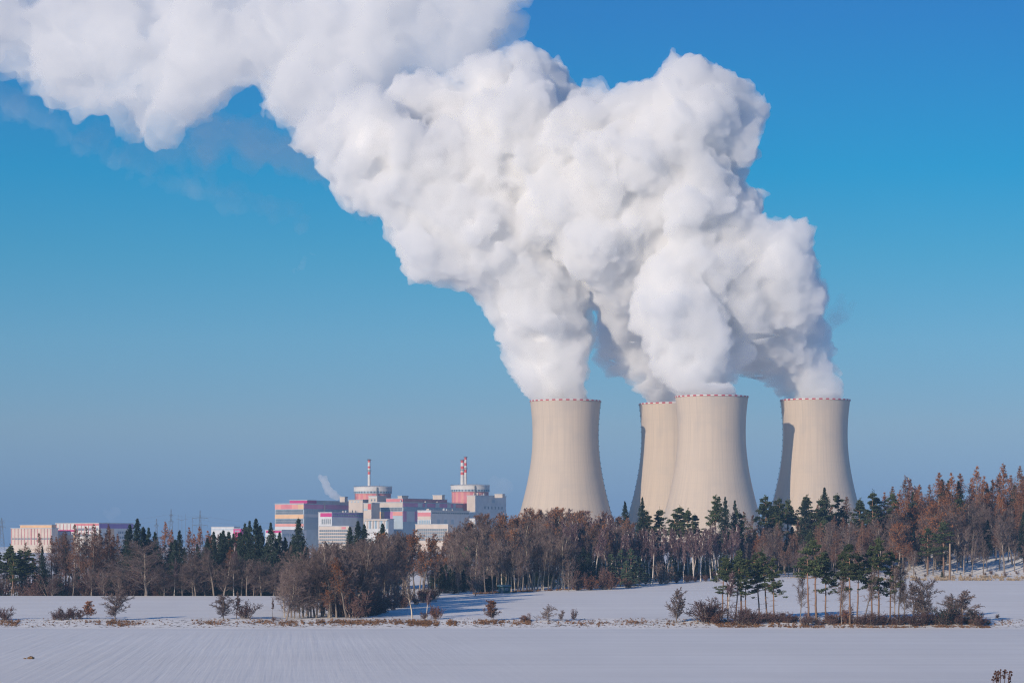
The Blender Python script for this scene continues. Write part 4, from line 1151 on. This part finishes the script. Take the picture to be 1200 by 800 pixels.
for px, top, k in [(872, 598, 'larchbare'), (882, 602, 'larchbare'), (897, 579, 'pine'), (903, 590, 'spruce'), (913, 582, 'pine'), (921, 584, 'pine'), (938, 578, 'pine'), (945, 585, 'spruce'), (958, 590, 'larchbare'), (967, 570, 'spruce'), (964, 580, 'pine'), (984, 577, 'pine'), (975, 590, 'larchbare'), (993, 580, 'larchbare'), (1003, 582, 'pine'), (1012, 590, 'pine'),
                   (1022, 572, 'pine'), (1029, 580, 'pine'), (1036, 576, 'larch'), (1045, 569, 'larchbare'), (1049, 575, 'pine'), (1055, 573, 'larch'), (1061, 559, 'larchbare'), (1066, 566, 'larch'), (1075, 566, 'larch'), (1070, 575, 'spruce'), (1083, 556, 'birch'), (1089, 566, 'larchbare'), (1098, 552, 'larch'), (1102, 560, 'spruce'), (1107, 560, 'larch'),
                   (1116, 552, 'larch'), (1112, 562, 'spruce'), (1128, 553, 'larch'), (1124, 563, 'spruce'), (1144, 544, 'larch'), (1151, 556, 'larch'), (1139, 560, 'larch'), (1157, 565, 'spruce'), (1163, 560, 'larch'), (1175, 541, 'larch'), (1170, 552, 'larch'), (1184, 556, 'larch'), (1194, 545, 'larchbare'), (1198, 556, 'larch'), (1205, 548, 'larchbare'), (1190, 566, 'spruce')]:
    tree(k, px, 1165 + trng.random() * 40, top, lab[k], gr[k], 1.2 if k in ('larch', 'spruce', 'larchbare') else None)
row(1010, 1210, 44, 1150, 1200, lambda p: rtop(p) + 20, 22, [('pine', 2), ('larchbare', 4), ('wood', 5), ('spruce', 1), ('larch', 4)], lab, gr)
row(1010, 1210, 30, 1118, 1150, lambda p: rtop(p) + 38, 30, [('pine', 1), ('spruce', 2), ('wood', 6), ('larchbare', 2)], lab, gr)
row(1060, 1210, 16, 1100, 1118, lambda p: rtop(p) + 62, 24, [('wood', 6), ('birch', 1)], lab, gr)
row(862, 1020, 26, 1102, 1150, lambda p: rtop(p) + 30, 26, [('pine', 1), ('wood', 5), ('larchbare', 4)], lab, gr)
row(870, 1030, 10, 1092, 1105, lambda p: rtop(p) + 55, 20, [('wood', 3), ('woodleaf', 1)], lab, gr)
tree('rust', 1097, 1120, 589, 'bright rust brown oak high in the right wood, above the bare utility pole', None, 1.2)
tree('rust', 1072, 1108, 634, 'small orange leaved tree low in the right wood', None, 1.1)
tree('rust', 1058, 1112, 610, 'reddish leaved tree left of the bright rust oak', None, 1.1)
tree('pinelow', 1106, 1096, 606, 'low branched green pine just left of the utility pole', None, 1.7)
tree('youngspruce', 1104, 1088, 668, 'dark little spruce at the foot of the low branched pine', None, 1.2)
tree('pinelow', 1087, 1104, 616, 'yellowish green pine beside the low branched pine', None, 1.6)
row(1010, 1210, 28, 1140, 1185, prof([(1010, 628), (1210, 618)]), 20, [('youngspruce', 1)], {'youngspruce': 'dark young spruce in the shade of the right wood'}, RW + ': young spruces')
row(862, 1025, 30, 1165, 1190, prof([(870, 632), (1020, 628)]), 16, [('youngspruce', 1)], {'youngspruce': 'dark young spruce behind the reddish trunks'}, RW + ': spruces behind the reddish trunks')
row(1030, 1210, 14, 1092, 1112, prof([(1030, 668), (1210, 662)]), 8, [('shrub', 2), ('thicket', 1), ('youngspruce', 1)], {k: 'low bush on the snowy bank of the right wood' for k in ('shrub', 'thicket', 'youngspruce')}, RW + ': bank bushes')

row(866, 1030, 22, 1110, 1150, lambda p: rtop(p) + 34, 26, [('larchbare', 3), ('wood', 3), ('woodleaf', 1)], lab, gr, 1.3)
row(1015, 1210, 24, 1120, 1170, lambda p: rtop(p) + 30, 34, [('wood', 4), ('larch', 2), ('woodleaf', 2)], lab, gr, 1.3)
row(862, 1210, 40, 1172, 1200, lambda p: 618 - (p - 862) * .03, 20, [('spruce', 1)], {'spruce': 'dark spruce deep inside the right wood'}, RW + ': deep spruces', 1.7)
# --- pines and bare trees in the hedge on the right
HR = 'hedgerow on the right'
hp = {846: (652, 'pine'), 853: (646, 'pinelow'), 862: (650, 'pinelow'), 869: (643, 'pine'), 874: (652, 'pinelow'), 890: (646, 'pinelow'), 899: (641, 'pinelow'), 907: (650, 'pinelow')}
for px, (top, k) in hp.items():
    tree(k, px, 788 + trng.random() * 12, top, 'dark green pine of the dense hedgerow group left of the snow gap', HR + ': left pine group', 1.1)
for px, top in [(947, 636), (957, 629), (968, 641), (984, 637)]:
    tree('pine' if px in (947, 957) else 'pinelow', px, 777 + trng.random() * 6, top, 'hedgerow pine with bare reddish trunk right of the snow gap', HR + ': middle pine group', 1.05)
for px, top in [(996, 634), (1005, 646), (1022, 635), (1030, 622), (1043, 642)]:
    tree('pinelow' if px % 3 else 'pine', px, 777 + trng.random() * 8, top, 'hedgerow pine beside the bare forked trees', HR + ': right pine group', 1.05)
for px, top in [(938, 668), (986, 672), (1013, 660), (1048, 660), (1060, 676), (1053, 655)]:
    tree('wood', px, 778 + trng.random() * 5, top, 'thin bare stem among the hedgerow pines', HR + ': bare stems', .8)
tree('birch', 853, 786, 668, 'pale leaning birch stem before the left pine group', None, 1.2)
tree('smalloak', 1083, 779, 672, 'pale forked bare tree right of the hedgerow pines', None, 1.05, 1)
tree('smallround', 1072, 781, 680, 'smaller bare tree between the pines and the forked tree', None, 1.0)
tree('smallround', 1127, 778, 690, 'broad bare tree at the right end of the hedge', None, 2.0, 0)
tree('smalloak', 1118, 780, 694, 'leaning bare tree at the right end of the hedge, darker bushes below', None, 1.4, 2)
tree('leafshrub', 993, 780, 706, 'russet red shrub at the foot of the hedgerow pines', None, 1.0)
row(866, 936, 14, 779, 790, prof([(870, 708), (936, 716)]), 6, [('thicket', 1)], {'thicket': 'grey brown thorn bush in the gap of the hedge'}, HR + ': gap bushes', 1.3)
row(938, 1152, 25, 775, 783, prof([(938, 715), (1100, 712), (1152, 716)]), 7, [('thicket', 2), ('shrub', 1)], {k: 'dark thorn bush at the foot of the hedgerow trees' for k in ('thicket', 'shrub')}, HR + ': thorn bushes', 1.3)
tree('darkbush', 1104, 776, 706, 'dark rounded bush left of the broad bare tree', None, 1.2)
tree('darkbush', 1143, 777, 711, 'dark rounded bush at the right end of the hedge', None, 1.2)
tree('shrub', 1169, 797, 729, 'small low bush alone beyond the right end of the hedge', None, 1.6)
tree('thicket', 828, 784, 698, 'large thorny thicket left of the hedgerow pines', None, 1.5)
tree('thicket', 836, 783, 706, 'smaller thorn bush leaning on the large thicket', None, 1.3)
tree('leafshrub', 838, 780, 718, 'low russet scrub at the foot of the large thicket', None, 1.3)
tree('smallround', 793, 783, 687, 'lone bare tree left of the thorny thicket', None, 1.35, 1)

# --- single trees and shrubs of the hedge
tree('gnarled', 642, 785, 707, 'gnarled bare fruit tree with twisted limbs in the hedge', None, 1.7, 0)
tree('leafshrub', 616, 785, 717, 'dense dark red shrub left of the gnarled fruit tree', None, 1.7)
tree('russet', 577, 786, 702, 'small round russet tree alone on the hedge bank', None, 1.5)
tree('smallround', 659, 786, 714, 'thin sapling right of the gnarled fruit tree', HR + ': saplings', 1.5)
tree('shrub', 673, 792, 712, 'thin bare bush alone on the snow bank', None, .7)
tree('smalloak', 135, 790, 687, 'lone bare oak on the hedge bank at left', None, 1.4, 2)
tree('russet', 102, 793, 703, 'small dark red leaved tree left of the lone bare oak', None, 1.5)
for px, top in [(70, 712), (78, 709), (87, 711), (93, 714), (64, 716)]:
    tree('shrub', px, 791, top, 'bare purple shrub in the cluster left of the small red tree', 'hedge on the left: purple shrubs', 1.3)
tree('shrub', 6, 790, 708, 'bare purple shrub at the left picture end of the hedge', None, 1.3)
tree('shrub', -6, 791, 712, 'second purple shrub at the left end of the hedge', None, 1.3)
tree('smalloak', 262, 792, 694, 'bare bushy tree on the hedge bank, under the pale birch', None, 1.5, 1)
tree('sapling', 277, 794, 692, 'slim pale sapling between the bushy tree and the round shrub', None, 1.0)
tree('shrub', 288, 793, 701, 'round bluish bare shrub on the hedge bank', None, 1.4)
tree('sapling', 319, 800, 700, 'tiny bare sapling standing alone left of the copse', None, .8)
tree('shrub', 321, 792, 722, 'low bush at the left foot of the copse', None, 1.4)
# ------------------------------------------------------------------ dry grass, stubble and small things
GRASS = noisy('withered_grass', (.10, .055, .03), (.27, .15, .08), .5, .9, 4, .1)
GRASS2 = noisy('frosted_stalks', (.30, .22, .14), (.42, .33, .23), .35, .9, 4, .1)
def tufts(name, spots, mat, label, hgt=.55, blades=9):
    rng = np.random.default_rng(hash_of(name))
    B, T = [], []
    for (x, y, s) in spots:
        z = ground(x, y)
        for _ in range(blades):
            a = rng.random() * 6.28; r = rng.random() * .45 * s
            bx_, by_ = x + math.cos(a) * r, y + math.sin(a) * r
            h = hgt * s * rng.uniform(.4, 1.2); l = rng.normal(size=2) * .35 * h
            w = .05 + .04 * s
            c, s_ = math.cos(a), math.sin(a)
            B.append(((bx_ - s_ * w, by_ + c * w, z - .05), (bx_ + s_ * w, by_ - c * w, z - .05), (bx_ + l[0], by_ + l[1], z + h)))
    V = np.array(B).reshape(-1, 3)
    me = np_mesh(name, V, np.arange(len(V)).reshape(-1, 3), mat)
    o = bpy.data.objects.new(name, me); COL.objects.link(o)
    return tag(o, label, None, None, 'stuff')
grng = random.Random(5)
def strip(x0, x1, ya, yb, n, s=(.4, 1.2)):
    out = []
    for _ in range(n):
        px = grng.uniform(x0, x1)
        if noise.noise(Vector((px * .045, 1.7, n))) + .9 * noise.noise(Vector((px * .21, 5.1, 0))) < grng.uniform(-.55, .25): continue
        y = ya + (yb - ya) * (grng.random() + grng.random()) / 2
        out.append(((px - 600) / F * y, y, grng.uniform(*s)))
    return out
sp = strip(-30, 1230, 769, 797, 1500, (.25, .8))
for a, b_, n in [(325, 530, 1500), (478, 535, 700), (125, 170, 260), (552, 602, 420), (602, 622, 120), (0, 22, 120), (100, 118, 60), (650, 760, 200), (838, 910, 420), (905, 1160, 1700), (1165, 1185, 30), (225, 330, 260), (780, 850, 150)]:
    sp += strip(a, b_, 775, 790, n, (.4, 1.15))
sp += strip(905, 1160, 769, 776, 900, (.4, 1.0)) + strip(840, 910, 771, 779, 250, (.4, 1.0))
tufts('dry_grass', sp, GRASS, 'brown withered grass and stubble along the snowy hedge bank')
sp = strip(555, 720, 952, 985, 700, (.5, 1.3)) 
sp = [(x, mY(x / y * F + 600) + 2 + grng.random() * 6, s) for x, y, s in sp]
tufts('wood_edge_grass', sp, GRASS, 'brown grass fringe along the front of the middle wood')
sp = strip(1020, 1230, 1062, 1078, 1500, (.5, 1.3)) + strip(1060, 1230, 1078, 1105, 900, (.4, 1.3)) + strip(720, 1020, 1084, 1094, 300, (.3, .8))
tufts('verge_grass', sp, GRASS2, 'straw coloured grass on the verge below the right wood', .7)
# dark drift line where the upper field ends
# utility pole with a short side bracket
c = foot(1113, 690, 900); c.y = 1068; c.x = (1113 - 600) / F * 1068; c.z = ground(c.x, c.y)
H = CZ + (HY - 636.5) / F * c.y - c.z
root = empty('utility_pole', c); tag(root, 'bare wooden utility pole with a bent bracket before the right wood', 'utility pole')
WOOD = noisy('weathered_pole_wood', (.24, .16, .11), (.36, .26, .19), 1.2, .85, 4, .1, stretch=(1, 1, .15))
mb = MB(); mb.tube([(0,0,-.5),(.02,0,H*.5),(.05,0,H)], [.42,.38,.32], 10); mb.build('pole', WOOD, root, True)
mb = MB(); mb.tube([(0,-.35,H*.74),(-1.0,-.35,H*.80),(-1.9,-.35,H*.80),(-2.1,-.35,H*.765)], [.09,.09,.08,.08], 6); br = mb.build('bracket', M_STEEL, root)
mb = MB(); mb.tube([(-2.1,-.35,H*.765),(-2.1,-.35,H*.745)], [.12,.16], 8); mb.build('insulator', M_WHITE, br)
# teal hut; board colour darkened to stand in for the wood's shade
c = Vector(((591 - 600) / F * 964, 964, 0)); c.z = ground(c.x, c.y)
root = empty('forest_hut', c); tag(root, 'small teal hut in the shade at the foot of the middle wood', 'hut')
TEAL = noisy('shade_darkened_teal_boards', (.012, .06, .07), (.02, .085, .095), 2, .7, 3, .2, stretch=(6, 6, .3))
mb = MB(); mb.box(-1.9, 1.9, -1.3, 1.3, -.1, 2.2); mb.build('wall', TEAL, root)
mb = MB()
mb.add([(-2.3,-1.7,2.203),(2.3,-1.7,2.203),(2.3,1.7,2.6),(-2.3,1.7,2.6),(-2.3,-1.7,2.40),(2.3,-1.7,2.40),(2.3,1.7,2.8),(-2.3,1.7,2.8)], [(3,2,1,0),(4,5,6,7),(0,1,5,4),(1,2,6,5),(2,3,7,6),(3,0,4,7)])
mb.build('roof', noisy('frosted_teal_roof', (.06, .16, .19), (.22, .30, .34), .6), root)
mb = MB(); mb.box(-1.2, -.3, -1.34, -1.3, 0, 1.9); d = mb.build('door', M_WIN, root)
mb = MB(); mb.box(.3, 1.3, -1.35, -1.3, 1.0, 1.8); w_ = mb.build('window', M_FRAME, root)
mb = MB(); mb.box(.4, 1.2, -1.37, -1.352, 1.1, 1.7); mb.build('pane', M_WIN, w_)
# white marker post at the snow edge
c = Vector(((764.5 - 600) / F * 1026, 1026, 0)); c.z = ground(c.x, c.y)
root = empty('marker_post', c); tag(root, 'small white marker post at the snow edge before the birch belt', 'post')
mb = MB(); mb.box(-.14, .14, -.14, .14, -.3, 2.1); mb.build('post', M_WHITE, root)
mb = MB(); mb.box(-.42, .42, -.2, -.143, 1.5, 2.1); mb.build('plate', M_WHITE, root)
# clod of earth in the lower field
c = foot(36, 772)
rng = np.random.default_rng(3)
v, f = ico(3); v = v.copy()
for i in range(len(v)):
    n_ = noise.fractal(Vector(v[i] * 2.2), 1.0, 2.0, 4)
    v[i] = v[i] * (1 + .5 * n_) * np.array([.62, .5, .42])
o = bpy.data.objects.new('molehill', np_mesh('molehill', v, f, noisy('bare_earth', (.10, .06, .035), (.26, .16, .08), 2.5, .95))); COL.objects.link(o)
o.location = c + Vector((0, 0, .12)); tag(o, 'small brown heap of earth alone in the snow of the lower left field', 'earth heap')
v2 = v * np.array([.45, .5, .5])
o = bpy.data.objects.new('earth_clod', np_mesh('earth_clod', v2, f, o.data.materials[0])); COL.objects.link(o)
o.location = c + Vector((-1.15, .2, .03)); tag(o, 'tiny clod of earth just left of the brown heap in the lower field', 'earth clod')
# withered weed on the slope near the camera
Yw = 58.0
c = Vector(((1172 - 600) / F * Yw, Yw, 0)); c.z = ground(c.x, c.y)
root = empty('withered_weed', c); tag(root, 'withered weed with dark seed heads near the camera at lower right', 'weed')
STALK = noisy('weed_stalk', (.06, .035, .035), (.11, .065, .06), 20, .9)
topz = CZ + (HY - 777) / F * Yw - c.z
st, hd = MB(), []
for i in range(15):
    dx = trng.uniform(-.17, .24); dz = topz * (1 - abs(dx - .06) * .55) * trng.uniform(.95, 1.0)
    p = Vector((dx, trng.uniform(-.1, .1), dz)); m = Vector((dx * .5, 0, dz * .6))
    st.tube([(trng.uniform(-.03, .03), 0, -.1), m, p], [.008, .006, .004], 5)
    hd.append(p)
    for _ in range(3):
        q = m.lerp(p, trng.uniform(.75, .97)) + Vector((trng.uniform(-.06, .06), trng.uniform(-.04, .04), trng.uniform(0, .04)))
        st.tube([m.lerp(p, .75), q], [.003, .002], 4); hd.append(q)
st.build('stalks', STALK, root)
hv, hf = ico(2)
for p in hd:
    rr = trng.uniform(.010, .022)
    vv = np.array([np.array(q) * (1 + .35 * noise.noise(Vector(q * 3 + np.array(p[:])))) for q in hv]) * rr + np.array(p[:])
    ho = bpy.data.objects.new('seed_head', np_mesh('seed_head', vv, hf, STALK)); ho.parent = root; COL.objects.link(ho)
# ------------------------------------------------------------------ steam
def steam_materials():
    m = bpy.data.materials.new('dense_steam'); m.use_nodes = True
    b = m.node_tree.nodes['Principled BSDF']
    b.inputs['Base Color'].default_value = (.81, .795, .775, 1)
    b.inputs['Roughness'].default_value = 1
    b.inputs['Specular IOR Level'].default_value = 0
    b.inputs['Subsurface Weight'].default_value = 1.0
    b.inputs['Subsurface Radius'].default_value = (1, 1, 1)
    b.inputs['Subsurface Scale'].default_value = 22.0
    def veil(name, dens):
        v = bpy.data.materials.new(name); v.use_nodes = True
        N, L = v.node_tree.nodes, v.node_tree.links
        N.remove(N['Principled BSDF'])
        pv = N.new('ShaderNodeVolumeScatter')
        pv.inputs['Color'].default_value = (.96, .955, .95, 1)
        pv.inputs['Density'].default_value = dens
        pv.inputs['Anisotropy'].default_value = 0.0
        L.new(pv.outputs[0], N['Material Output'].inputs['Volume'])
        return v
    return m, veil
M_STEAM, veil_mat = steam_materials()
M_VEIL = veil_mat('thin_steam', .085)
M_VEIL_SOFT = veil_mat('drifting_steam', .03)
M_VEIL_FAINT = veil_mat('faint_steam', .02)

ICO2, ICO1 = ico(3), ico(2)

def puffs(L0, rng, n1=22, k1=.42, spread=.74, floor=-1e9):
    """billows: each main ball carries smaller balls all over its surface"""
    out = []
    for (p, r) in L0:
        out.append((p, r, 0))
        if len(out) < 3: continue          # the throat of the plume stays inside the lip
        for _ in range(n1):
            d = rng.normal(size=3); d /= np.linalg.norm(d)
            rr = r * k1 * rng.uniform(.35, 1.0) ** .8 * 1.35
            q = p + d * r * spread
            if q[2] - rr < floor: continue
            out.append((q, rr, 1))
    return out

def blob_mesh(name, balls, voxel, disp, grow=0.0, clean=True):
    vs, fs, base = [], [], 0
    for p, r, lv in balls:
        if grow < 0 and r + grow < (8 if grow > -30 else 18): continue
        v, f = ICO2 if lv == 0 else ICO1
        vs.append(v * (r + grow) + p); fs.append(f + base); base += len(v)
    V = np.concatenate(vs); Fc = np.concatenate(fs)
    me = bpy.data.meshes.new(name)
    me.vertices.add(len(V)); me.vertices.foreach_set('co', V.ravel())
    me.loops.add(len(Fc) * 3); me.loops.foreach_set('vertex_index', Fc.ravel().astype(np.int32))
    me.polygons.add(len(Fc)); me.polygons.foreach_set('loop_start', np.arange(0, len(Fc) * 3, 3, dtype=np.int32))
    me.update(calc_edges=True)
    o = bpy.data.objects.new(name, me); COL.objects.link(o)
    md = o.modifiers.new('r', 'REMESH'); md.mode = 'VOXEL'; md.voxel_size = voxel; md.use_smooth_shade = True
    for i, (kind, size, amp) in enumerate(disp):
        tx = bpy.data.textures.new('steam_relief', 'VORONOI' if kind == 'VORONOI' else 'CLOUDS')
        tx.noise_scale = size
        if kind == 'VORONOI':
            tx.distance_metric = 'DISTANCE'; tx.noise_intensity = 1.0
        else:
            tx.noise_depth = 4
        dm = o.modifiers.new('d%d' % i, 'DISPLACE'); dm.texture = tx; dm.texture_coords = 'LOCAL'
        if kind == 'WARP':      # curls the billows sideways as turbulence does
            tx.cloud_type = 'COLOR'; tx.noise_depth = 2
            dm.direction = 'RGB_TO_XYZ'; dm.strength = amp; dm.mid_level = .5
        else:
            dm.strength = amp if kind != 'VORONOI' else -amp
            dm.mid_level = .5 if kind != 'VORONOI' else .45
    if clean:                   # heal the folds so that the steam is one closed body
        md = o.modifiers.new('r2', 'REMESH'); md.mode = 'VOXEL'; md.voxel_size = voxel; md.use_smooth_shade = True
    dg = bpy.context.evaluated_depsgraph_get()
    new = bpy.data.meshes.new_from_object(o.evaluated_get(dg))
    bpy.data.objects.remove(o); bpy.data.meshes.remove(me)
    new.name = name
    new.polygons.foreach_set('use_smooth', np.ones(len(new.polygons), dtype=bool))
    return new

def keep_in_mouth(me, tower, inset):
    """steam leaves through the mouth: nothing may stand outside a cone that opens upwards from the lip"""
    root, x, zg, H, rt = tower
    n = len(me.vertices); a = np.zeros(n * 3, dtype=np.float32); me.vertices.foreach_get('co', a); a = a.reshape(-1, 3)
    dx, dy = a[:, 0] - root.location.x, a[:, 1] - root.location.y
    rr = np.hypot(dx, dy); up = a[:, 2] - (zg + H)
    an = np.arctan2(dy, dx); u_ = np.maximum(0, up)
    lim = rt - 3.0 - inset + u_ * np.maximum(.3, 1.25 + .45 * np.sin(an * 5 + u_ * .13) + .35 * np.sin(an * 11 - u_ * .31 + 1.0)) + np.minimum(u_, 8) * .25 * np.sin(an * 17 + u_ * .9)
    k = np.where((up < 70) & (rr > lim), lim / np.maximum(rr, .01), 1.0)
    a[:, 0] = root.location.x + dx * k; a[:, 1] = root.location.y + dy * k
    a[:, 2] = np.maximum(a[:, 2], zg + H - 14 + .5 * np.maximum(0, (zg + H - 14) - a[:, 2]) * 0)
    me.vertices.foreach_set('co', a.ravel().astype(np.float32)); me.update()

def plume(name, path, label, seed, n1=16, k1=.46, tower=None, voxel=1.7, veil=20.0, vmat=None, cat='steam plume', disp=None, jit=.10):
    rng = np.random.default_rng(seed)
    L0 = []
    for (px, py, r, Y) in path:
        s = Y / F
        c = np.array(at(px, py, Y)) + rng.normal(size=3) * r * jit * np.array([.5, 1.5, .5])
        L0.append((c, r * s * .86))
    balls = puffs(L0, rng, n1, k1, .74, at(path[0][0], path[0][1] - 12, path[0][3]).z if cat == 'steam plume' else -1e9)
    root = empty(name, at(path[0][0], path[0][1], path[0][3]))
    tag(root, label, cat, 'steam plumes of the cooling towers')
    disp = disp or [('WARP', 70, 46), ('WARP', 30, 18), ('VORONOI', 30, 8), ('WARP', 13, 7), ('VORONOI', 14, 5.5), ('CLOUDS', 9, 5), ('VORONOI', 7, 3.4), ('CLOUDS', 3.5, 2.4)]
    core = blob_mesh('billow', balls, voxel * 2, [d for d in disp if d[0] == 'WARP' and d[1] > 20] + [('CLOUDS', 22, 5)], grow=-veil - 5)
    core.materials.append(M_STEAM)
    vmesh = blob_mesh('veil', balls, voxel, disp)
    vmesh.materials.append(vmat or M_VEIL)
    for me in (core, vmesh):
        if tower: keep_in_mouth(me, tower, 0 if me is vmesh else 17)
        c = bpy.data.objects.new(me.name.split('.')[0], me); COL.objects.link(c)
        c.parent = root; c.matrix_parent_inverse = Matrix.Translation(-root.location)
    return root

P1 = [(662,474,38,3384),(660,455,41,3384),(655,432,46,3384),(646,408,55,3382),(634,382,62,3380),(628,358,66,3378),(612,328,62,3372),(590,308,60,3370),
      (556,298,50,3368),(520,292,42,3360),(484,282,38,3365),(478,255,40,3365),(520,245,62,3360),(575,255,72,3370),(640,270,66,3390),
      (462,222,42,3370),(425,200,36,3375),(500,195,62,3370),(395,180,34,3380),(440,165,50,3380),(560,180,75,3380)]
P2 = [(789,478,37,3462),(784,462,38,3460),(768,442,42,3458),(752,415,46,3455),(742,385,50,3450),(735,350,58,3400),(725,312,66,3360),(712,270,76,3340),
      (690,225,80,3340),(650,180,76,3350),(610,140,64,3370),(575,98,50,3420),(605,100,48,3430),(560,130,55,3420),(520,140,56,3430),(470,140,54,3440),(420,145,46,3450),
      (380,165,40,3460),(640,118,40,3450),(670,150,44,3450)]
P3 = [(834,470,37,3265),(831,458,36,3266),(821,441,38,3268),(805,416,46,3268),(797,380,58,3272),(800,350,60,3278),(815,318,62,3285),(800,280,66,3290),
      (775,240,72,3300),(760,195,66,3310),(735,150,52,3320),(700,145,44,3330),(765,150,56,3310),(800,120,52,3310),(802,103,38,3310),(815,150,52,3268),(826,200,50,3272),(812,250,54,3268),(770,190,60,3285),(838,112,46,3320),(852,136,42,3325),(858,165,36,3330),(825,170,58,3320),(840,215,44,3330),
      (680,180,60,3330),(860,340,42,3300),(862,375,42,3310),(848,408,34,3300),(843,428,26,3280)]
P4 = [(955,474,37,3358),(953,456,38,3358),(943,434,42,3358),(930,408,46,3345),(924,380,50,3328),(926,352,50,3308),(917,322,48,3292),(902,298,44,3285),(917,298,40,3292),
      (868,300,54,3290),(852,262,52,3300),(842,232,54,3315),(882,345,50,3295),(890,398,38,3335),(874,402,34,3362),(899,424,30,3360)]
PB = [(628,-18,42,3640),(590,8,48,3640),(545,22,56,3650),(495,45,66,3650),(440,62,74,3660),(385,72,78,3670),(325,62,72,3680),(280,58,70,3690),
      (235,72,70,3700),(196,92,56,3710),(160,72,62,3720),(112,72,56,3730),(72,66,54,3740),(45,40,55,3750),(5,30,50,3760),(-40,20,60,3770),(-90,10,70,3780),(-150,0,80,3800),
      (120,20,70,3720),(220,10,70,3700),(330,0,70,3690),(430,-5,70,3670),(530,-20,60,3660),(400,130,50,3600),(350,120,44,3620)]
plume('steam_plume', P1, 'white steam plume pouring from the cooling tower standing alone on the left, leaning left', 11, tower=T1)
plume('steam_plume', P2, 'white steam plume from the half hidden cooling tower, its middle shaded by neighbouring plumes', 12, tower=T2)
plume('steam_plume', P3, 'white steam plume from the nearest cooling tower, rising into a lobe at upper right', 13, tower=T3)
plume('steam_plume', P4, 'white steam plume from the rightmost cooling tower, bent left against the blue sky', 14, tower=T4)
SOFT = [('WARP', 100, 110), ('WARP', 40, 50), ('CLOUDS', 40, 26), ('WARP', 16, 16), ('VORONOI', 14, 5), ('CLOUDS', 9, 8)]
plume('steam_bank', PB, 'soft grey white bank of older steam drifting away at upper left', 15, n1=14, k1=.5, voxel=3.0, veil=50, vmat=M_VEIL_SOFT, cat='steam', disp=SOFT)

def wisp(name, path, label, seed, mat, cat='steam wisp', warp=1.2):
    rng = np.random.default_rng(seed)
    balls = puffs([(np.array(at(px, py, Y)), r * Y / F) for px, py, r, Y in path], rng, 10, .45)
    vox = max(.5, min(3.5, balls[0][1] / 3))
    rr = balls[0][1]
    me = blob_mesh('wisp', balls, vox, [('WARP', rr * 2.2, rr * warp), ('WARP', rr * .9, rr * warp * .5), ('CLOUDS', rr * .6, rr * .7)])
    me.materials.append(mat)
    o = bpy.data.objects.new(name, me); COL.objects.link(o)
    return tag(o, label, cat)
wisp('steam_wisp', [(400, 583.5, 3.0, 3520), (395, 582, 4.4, 3520), (390, 579, 5.0, 3520), (385.5, 574, 5.2, 3520), (382, 568, 5.2, 3520), (379, 562, 4.6, 3520), (376, 559, 3.4, 3520), (381, 560, 3.0, 3520)], 'thin white steam wisp rising from the turbine hall roof', 31, M_VEIL)
wisp('steam_wisp', [(588, 585, 6, 3560), (584, 577, 9, 3560), (590, 570, 11, 3560), (580, 566, 8, 3560)], 'faint steam haze above the ventilation block beside the lone tower', 32, veil_mat('very_faint_steam', .006))
wisp('steam_wisp', [(132, 610, 4, 3300), (129, 604, 6, 3300), (136, 599, 6, 3300), (124, 599, 4, 3300)], 'faint steam haze above the far left administration building', 33, veil_mat('barely_visible_steam', .006))

# torn shreds of older steam under and beside the bank, most of them in its shadow
M_SHRED = veil_mat('torn_steam', .0045)
def streak(px, py, dx, dy, r, n, Y, seed):
    q = random.Random(seed); out = []
    for i in range(n):
        t = i / max(1, n - 1) - .5
        out.append((px + dx * t + q.uniform(-.35, .35) * r, py + dy * t + q.uniform(-.5, .5) * r * 1.4, r * q.uniform(.6, 1.0) * (1.05 - abs(t) * .7) * .8, Y + q.uniform(-40, 40)))
    return out
for seed, label, path, dens in [
    (41, 'torn blue grey shred of steam hanging below the middle of the steam bank', streak(300, 165, 150, 40, 30, 24, 3990, 1), .0065),
    (42, 'long torn shred of steam below the left half of the steam bank', streak(170, 178, 170, 35, 22, 26, 4010, 2), .0034),
    (43, 'small torn shred of steam left of the main plume shoulder', streak(410, 228, 50, 60, 18, 12, 3960, 3), .0075),
    (44, 'pale torn shred of steam at the left picture edge under the bank', streak(25, 128, 130, 50, 20, 24, 3900, 4), .0028),
    (45, 'tiny dark shred of steam alone in the blue sky at left', streak(354, 308, 20, -14, 6, 6, 3950, 5), .0060),
    (46, 'faint shred of steam right of the rightmost plume', streak(980, 372, 30, -34, 14, 9, 3480, 6), .011),
(48, 'broad thin shred of steam low below the steam bank', streak(255, 225, 200, 60, 18, 30, 4020, 8), .0026)]:
    wisp('steam_shred', path, label, seed, veil_mat('torn_steam', dens), warp=3.2)
# ------------------------------------------------------------------ the air
def haze(density):
    hb = MB(); hb.box(-2600, 2600, -60, 4300, CZ - 60, CZ + 800)
    v = bpy.data.materials.new('hazy_air'); v.use_nodes = True
    N, L = v.node_tree.nodes, v.node_tree.links
    N.remove(N['Principled BSDF'])
    pv = N.new('ShaderNodeVolumePrincipled')
    pv.inputs['Color'].default_value = (.32, .62, 1.0, 1)
    pv.inputs['Density'].default_value = density
    L.new(pv.outputs[0], N['Material Output'].inputs['Volume'])
    o = hb.build('haze', v)
    tag(o, 'thin blue winter haze over the fields and the power station', None, None, 'stuff')
haze(.00006)
